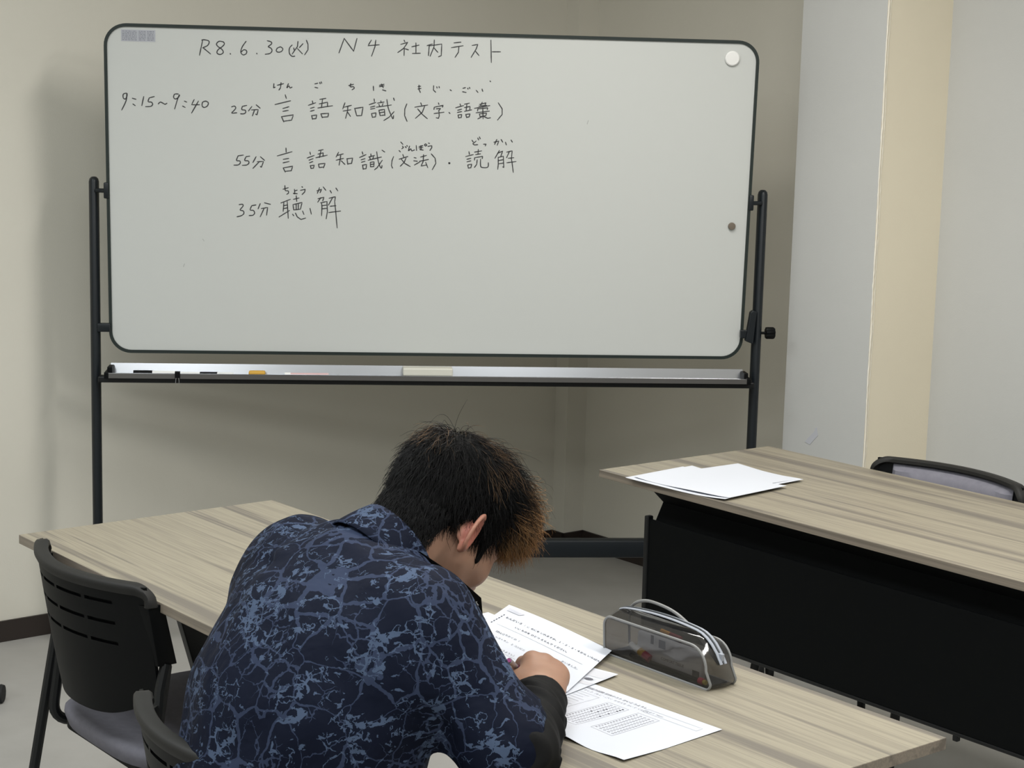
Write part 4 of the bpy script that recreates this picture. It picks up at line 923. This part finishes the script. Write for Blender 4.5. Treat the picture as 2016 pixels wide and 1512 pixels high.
# --- answer sheet
yy = (-.069, .998); xx = (.998, .069)
ans, apt = sheet('answer_sheet', (-1.693-.297*xx[0], 1.750-.297*xx[1]), xx, (.069, -.998), .297, .198, .7203, lambda a, b: .0012+.0016*math.sin(a*5)*b + .010*max(0, b-.6)*math.sin(a*8)**2,
    'white printed answer sheet with bubble grids, nearest sheet beside the writing arm', 'paper')
W_ = .297
it = [('t', W_-.262, .022, .0070, '日本語能力試験 社内テスト かいとうようし', True), ('t', W_-.262, .033, .0062, 'げんごちしき（もじ・ごい）なまえを かいて ください', False)]
it += frame_items(W_-.122, .020, W_-.018, .034) + [('t', W_-.119, .030, .0055, 'なまえ  Name', False)]
for a0, a1, b0, b1 in ((W_-.245, W_-.202, .040, .150), (W_-.180, W_-.138, .044, .152), (W_-.121, W_-.079, .043, .140)): it += frame_items(a0, b0, a1, b1)
print_on(ans, apt, 'printed_text', it, M['print'])
g = MB(); gd = MB(); r4 = random.Random(11)
for (a0, nr, rows) in ((W_-.177, 4, 17), (W_-.118, 4, 15)):
    for j in range(rows):
        b = .051+j*.0058
        g.add([apt(a0+x, b+y, .0007) for x, y in ((0, -.0012), (.0028, -.0012), (.0028, .0012), (0, .0012))], [(0, 1, 2, 3)])
        fill = r4.randrange(4) if a0 < W_-.15 and j < 9 else -1
        for k in range(nr):
            cx = a0+.0095+k*.0078; ring = [(math.cos(q*math.pi/4), math.sin(q*math.pi/4)) for q in range(8)]
            if k == fill: gd.add([apt(cx+x*.0021, b+y*.0017, .0008) for x, y in ring], [tuple(range(8))])
            g.add([apt(cx+x*.0022, b+y*.0018, .0007) for x, y in ring]+[apt(cx+x*.0014, b+y*.0011, .0007) for x, y in ring], [(q, (q+1) % 8, 8+(q+1) % 8, 8+q) for q in range(8)])
o = g.build('answer_bubbles', M['print'], ans); o['kind'] = 'stuff'
o = gd.build('filled_bubbles', M['printd'], ans); o['kind'] = 'stuff'; o['label'] = 'pencil-filled black answer marks'
ln = []
for j in range(9): ln.append(('r', W_-.242, .048+j*.009, W_-.242+.036*(.6+.4*r4.random()), .0486+j*.009))
print_on(ans, apt, 'notes_text', ln, M['print'])
# --- test booklet: top page, page below, back page
bx, by = (.994, -.108), (.508, -.862)
def bz(a, b): return .0016 + .004*math.sin(a*3.1)*(1-b) + .010*max(0, a-.55)**2*(1-b)
top, tpt = sheet('test_page', (-2.343, 1.884), bx, by, .305, .215, .7245, bz, 'white test page with printed question text, uppermost, under the writing hand', 'paper')
K = M['printd']
it = [('t', .029, .063, .0105, 'もんだい３', True), ('t', .068, .063, .0085, '（', False), ('t', .088, .064, .0085, '）に', False), ('t', .108, .064, .0088, 'なにを いれますか。１・２・３・４から いちばん', True),
      ('t', .074, .087, .0088, 'いい ものを ひとつ えらんで ください。', True), ('r', .030, .1005, .280, .1011),
      ('t', .041, .133, .0095, '（れい）', True), ('t', .074, .131, .0088, 'ちかくの（', False), ('t', .236, .127, .0085, 'かいました。', False),
      ('t', .050, .154, .0080, '１ レストラン   ２ コンビニ   ３ がっこう', False), ('t', .074, .190, .0080, '（かいとうようし）', False), ('r', .030, .196, .150, .1965)]
for a0 in (.031,):
    for j in range(6): it.append(('r', .018-.001*j, .050+.010*j, .0215-.001*j, .056+.010*j))
print_on(top, tpt, 'printed_text', it, K)
fl = MB().add([tpt(a, b, .0011) for a, b in ((.012, .014), (.062, .018), (.052, .031), (.013, .030))], [(0, 1, 2, 3)]).build('grey_header_patch', mat('grey_halftone', (.50, .50, .54), .8), top)
hd = MB()
for j in range(3): hd.add([tpt(.018+a, .0185+j*.004+b, .0014) for a, b in ((0, 0), (.030, .001), (.030, .0028), (0, .0018))], [(0, 1, 2, 3)])
hd.build('header_text', M['paper'], fl)
p2, q2 = sheet('test_page', (-2.335, 1.832), (.985, -.04), (.05, -.985), .297, .21, .7218, lambda a, b: .0012, 'white sheet showing at the left behind the uppermost test page', 'paper')
print_on(p2, q2, 'printed_text', [('t', .02+.0*j, .03+.012*j, .008, 'ごいの もんだい', False) for j in range(3)], M['print'])
p3, q3 = sheet('test_page', (-1.956-.287*.960, 1.790-.287*.235), (.960, .235), (.220, -.975), .287, .20, .7226, lambda a, b: .0008, 'white test page with a grey printed picture corner poking out under the uppermost page', 'paper')
gp = MB()
for k, (a, b, w1, h1) in enumerate(((.225, .006, .060, .030), (.215, .045, .062, .010), (.255, .062, .030, .012))):
    gp.add([q3(a+x, b+y, .0006) for x, y in ((0, 0), (w1*.5, 0), (w1, .0), (w1, h1), (w1*.5, h1), (0, h1))], [(0, 1, 4, 5), (1, 2, 3, 4)])
gp.build('printed_picture', mat('halftone_light', (.55, .55, .58), .8), p3)['kind'] = 'stuff'
gq = MB().add([q3(.268+.008*math.cos(k*math.pi/6), .050+.005*math.sin(k*math.pi/6), .0010) for k in range(12)], [tuple(range(12))]); gq.build('printed_dot', K, p3)
# --- loose sheets on the far table (face down, blank)
for k, (o0, ang, w_, h_, z, lab) in enumerate((((-3.040, 2.783), .105, .297, .208, .7203, 'blank white sheet overhanging the far table edge, lowest of the pile'),
        ((-3.022, 2.835), -.02, .210, .297, .7212, 'blank white sheet lying crosswise, its corner pointing to the far edge'),
        ((-2.985, 2.925), .01, .205, .200, .7221, 'blank white sheet at the pile\'s upper right, corner pointing right'),
        ((-3.028, 2.800), .095, .285, .208, .7230, 'blank white sheet topmost on the far table\'s pile'))):
    if k == 2: ux, uy = (.998, .06), (-.30, .95); o0 = (-2.945, 2.935); w_ = .150; h_ = .19; ux = (math.cos(-.0), 0); ux = (1, .0)
    ux = (math.cos(ang), math.sin(ang)); uy = (-math.sin(ang), math.cos(ang))
    if k == 2: continue
    sheet('loose_sheet', o0, ux, uy, w_, h_, z, lambda a, b, k=k: .001+.0035*(abs(a-.5)*2)**3*(1 if k != 1 else .6)+.001*math.sin(a*7+k), lab, 'paper', nx=24)
sheet('loose_sheet', (-3.003, 2.905), (1, .0), (.0, 1), .208, .219, .7221, lambda a, b: .001+.003*b*b*(abs(a-.5)*2)**2, 'blank white sheet turned upright, sticking out farthest from the pile at the back', 'paper')

# --- pencil case
CS = (-2.060, 1.852); CA = A + .02
case = empty('pencil_case', S(CS[0], CS[1], .7205), CA)
tag(case, 'see-through smoky pencil case with grey piping and zip, right of the papers', 'pencil case')
def pvc(name, col, alpha):
    m = bpy.data.materials.new(name); m.use_nodes = True; n, l = m.node_tree.nodes, m.node_tree.links; n.clear()
    out = n.new('ShaderNodeOutputMaterial'); tr = n.new('ShaderNodeBsdfTransparent'); tr.inputs[0].default_value = (*col, 1)
    gl = n.new('ShaderNodeBsdfGlossy'); gl.inputs['Roughness'].default_value = .09; gl.inputs[0].default_value = (1, 1, 1, 1)
    df = n.new('ShaderNodeBsdfDiffuse'); df.inputs[0].default_value = (.05, .048, .046, 1)
    lw = n.new('ShaderNodeLayerWeight'); lw.inputs['Blend'].default_value = .5; pw_ = n.new('ShaderNodeMath'); pw_.operation = 'POWER'; pw_.inputs[1].default_value = 3.5; l.new(lw.outputs['Facing'], pw_.inputs[0]); fr = n.new('ShaderNodeMath'); fr.operation = 'MULTIPLY_ADD'; fr.inputs[1].default_value = .5; fr.inputs[2].default_value = .045; l.new(pw_.outputs[0], fr.inputs[0]); m1 = n.new('ShaderNodeMixShader'); m1.inputs[0].default_value = alpha
    m2 = n.new('ShaderNodeMixShader'); tc = n.new('ShaderNodeTexCoord'); nz = n.new('ShaderNodeTexNoise'); nz.inputs['Scale'].default_value = 14; nz.inputs['Distortion'].default_value = .6
    bp = n.new('ShaderNodeBump'); bp.inputs['Strength'].default_value = .35; bp.inputs['Distance'].default_value = .003
    l.new(tc.outputs['Object'], nz.inputs[0]); l.new(nz.outputs[0], bp.inputs['Height']); l.new(bp.outputs[0], gl.inputs['Normal']); 
    l.new(tr.outputs[0], m1.inputs[1]); l.new(df.outputs[0], m1.inputs[2]); l.new(fr.outputs[0], m2.inputs[0]); l.new(m1.outputs[0], m2.inputs[1]); l.new(gl.outputs[0], m2.inputs[2]); l.new(m2.outputs[0], out.inputs[0]); return m
M['pvc'] = pvc('smoky_vinyl', (.50, .49, .48), .24); M['pipe'] = mat('grey_piping', (.23, .23, .225), .4); M['zip'] = mat('zip_tape', (.30, .32, .36), .5)
CL, CD = .236, .054
def side_outline(n=7):
    out = []
    for cx, cz, r_, a0 in ((CL-.034-.010, .062-.034, .034, 0), (.016, .062-.016, .016, 90), (.014, .012, .012, 180), (CL-.010, .010, .010, 270)):
        for k in range(n+1):
            a = math.radians(a0+90*k/n); q = (cx+r_*math.cos(a)*1.0, cz+r_*math.sin(a)); out.append(q)
    return out
OL = side_outline(); NO = len(OL)
def cpt(u, v, y):  # bulged skin point
    return (u, y, v)
front = MB().add([(x, .0005*math.sin(x*60), z) for x, z in OL], [tuple(range(NO))[::-1]]); front.build('front_window', M['pvc'], case)
MB().add([(x, CD, z) for x, z in OL], [tuple(range(NO))]).build('back_window', M['pvc'], case)
vs = []; nb = 9
for j in range(nb):
    y = CD*j/(nb-1); bulge = math.sin(math.pi*j/(nb-1))
    for x, z in OL:
        cx, cz = CL/2, .031; up = max(0, (z-.045)/.02); rt = max(0, (x-CL+.03)/.03); lf = max(0, (.02-x)/.02)
        vs.append((x + bulge*(.006*rt-.006*lf), y, z + bulge*.019*up*math.sin(math.pi*min(1, max(0, (x+.01)/(CL+.01))))**.5))
fs = [(j*NO+k, j*NO+(k+1) % NO, (j+1)*NO+(k+1) % NO, (j+1)*NO+k) for j in range(nb-1) for k in range(NO)]
MB().add(vs, fs).build('vinyl_wrap', M['pvc'], case, True)
MB().tube([(x, -.0005, z) for x, z in OL], .0021, 8, closed=True).build('piping', M['pipe'], case, True)
MB().tube([(x, CD, z) for x, z in OL], .0021, 8, closed=True).build('piping', M['pipe'], case, True)
def top_path(y, x0, x1, lift=.001, n=22, dropend=True):
    out = []
    for i in range(n+1):
        x = x0+(x1-x0)*i/n; bulge = math.sin(math.pi*y/CD); e = max(0, (x-(CL-.055))/.055); e0 = max(0, (.025-x)/.025)
        z = .062+.019*bulge*math.sin(math.pi*min(1, max(0, (x+.01)/(CL+.01))))**.5 + lift - .036*e**2.2 - .006*e0**2; out.append((x+.004*e, y, z))
    return out
for y in (CD*.5-.0045, CD*.5+.0045): 
    MB().tube(top_path(y, .012, CL-.004), .0030, 8, flat=.5).build('zip_tape', M['zip'], case, True)
MB().tube(top_path(CD*.5, .012, CL-.004, .002), .0013, 6).build('zip_teeth', mat('zip_teeth', (.06, .065, .07), .4), case, True)
MB().box(CL-.012, CL-.002, CD*.5-.003, CD*.5+.003, .040, .052, .001).build('zip_pull', M['zip'], case)
hp = [(.008, CD*.80, .060), (.022, CD*.78, .078), (.050, CD*.74, .090), (.085, CD*.70, .092), (.125, CD*.66, .087), (.165, CD*.60, .072), (.200, CD*.54, .052), (.226, CD*.5, .034)]
cr = []
for i in range(len(hp)-1):
    P0, P1, P2, P3 = (Vector(hp[max(i-1, 0)]), Vector(hp[i]), Vector(hp[i+1]), Vector(hp[min(i+2, len(hp)-1)]))
    for k in range(5): t = k/5; cr.append(.5*((2*P1)+(P2-P0)*t+(2*P0-5*P1+4*P2-P3)*t*t+(3*P1-P0-3*P2+P3)*t**3))
cr.append(Vector(hp[-1])); MB().tube(cr, .0026, 8, flat=1.0).build('carry_strap', M['pipe'], case, True)
MB().box(.006, CL-.012, .006, CD-.006, .001, .003).build('base_liner', mat('dark_liner', (.02, .02, .022), .6), case)
def incase(name, mb, m, lab, cat, **k):
    o = mb.build(name, m, None, **k); o.location = case.location; o.rotation_euler = case.rotation_euler; tag(o, lab, cat); return o
pk = incase('tissue_packet', MB().box(.062, .205, .012, .022, .006, .050, .004), mottled('packet_film', (.52, .52, .54), (.60, .60, .62), 25, .35), 'white printed packet standing inside the pencil case', 'packet', smooth=True)
for x0, x1, z0, z1 in ((.112, .126, .034, .047), (.094, .100, .036, .050), (.186, .200, .006, .018)):
    MB().box(x0, x1, .0114, .0119, z0, z1).build('dark_print', mat('packet_ink', (.04, .04, .045), .6), pk)
v, f = text_mesh('COMFORT TISSUE', .0062); MB().add([(.118+x, .0112, .0165+y) for x, y, z in v], f).build('packet_text', M['printd'], pk)
gt = incase('glue_tube', MB().tube([(.063, .009, .022), (.076, .009, .018)], .0058, 12).tube([(.052, .009, .0255), (.063, .009, .022)], .0045, 12), M['white'], 'small white, yellow and crimson tube lying inside the pencil case', 'tube', smooth=True)
MB().tube([(.073, .009, .0190), (.083, .009, .0160)], .0061, 12).build('yellow_band', mat('yellow_band', (.50, .30, .05), .5), gt, True)
MB().tube([(.083, .009, .0160), (.097, .009, .0120)], .0063, 12).build('crimson_end', mat('crimson', (.33, .02, .06), .4), gt, True)
pe = incase('pencil', MB().tube([(.05, .012, .0065), (.208, .008, .0065)], .0034, 6), M['plastic'], 'dark pencil with red and yellow end along the bottom of the pencil case', 'pencil')
MB().tube([(.205, .008, .0070), (.214, .0078, .0070)], .0052, 12).build('red_end', mat('red_cap', (.50, .02, .07), .35), pe, True)
MB().tube([(.214, .0078, .0068), (.219, .0077, .0068)], .0038, 12).build('yellow_tip', mat('yellow_tip', (.55, .42, .08), .5), pe, True)
pn = incase('orange_pen', MB().tube([(.098, .030, .055), (.118, .030, .054)], .0032, 8), mat('orange_pen', (.62, .30, .05), .4), 'orange-tipped pen near the zip inside the pencil case', 'pen', smooth=True)
MB().tube([(.118, .030, .054), (.142, .030, .053)], .0032, 8).build('red_cap', mat('dark_red', (.25, .02, .04), .4), pn, True)

# --- pen in the right hand
pw = empty('ballpoint_pen', (0, 0, 0))
tip = Vector(S(-2.020, 1.660, .7262)); tail = Vector(S(-1.898, 1.528, .808)); d = (tail-tip)
pw.location = tip; tag(pw, 'pink and clear ballpoint pen held in the writing hand', 'pen')
MB().tube([(0, 0, 0), d*.10], [.0006, .0032], 10).build('nib', M['alu'], pw, True)
MB().tube([d*.10, d*.62], .0042, 12).build('grip', mat('pink_grip', (.50, .12, .36), .4), pw, True)
MB().tube([d*.62, d*.97], .0042, 12).build('barrel', mat('clear_grey_barrel', (.35, .33, .35), .2), pw, True)
MB().tube([d*.97, d*1.0], .003, 10).build('button', mat('pink_button', (.45, .10, .30), .4), pw, True)

# white lettering on the lanyard
v, f = text_mesh('K', .014); o0 = Vector(L(-1.9125, 1.4800, .893)) + Vector((-.004, -.004, 0)); u_ = Vector((.62, .78, 0)); w_ = Vector((.3, .2, 1)).normalized()
lt = MB().add([o0+u_*x+w_*y+Vector((.0035, -.0030, 0)) for x, y, z in v], f).build('lanyard_lettering', M['white'], bpy.data.objects['lanyard'])
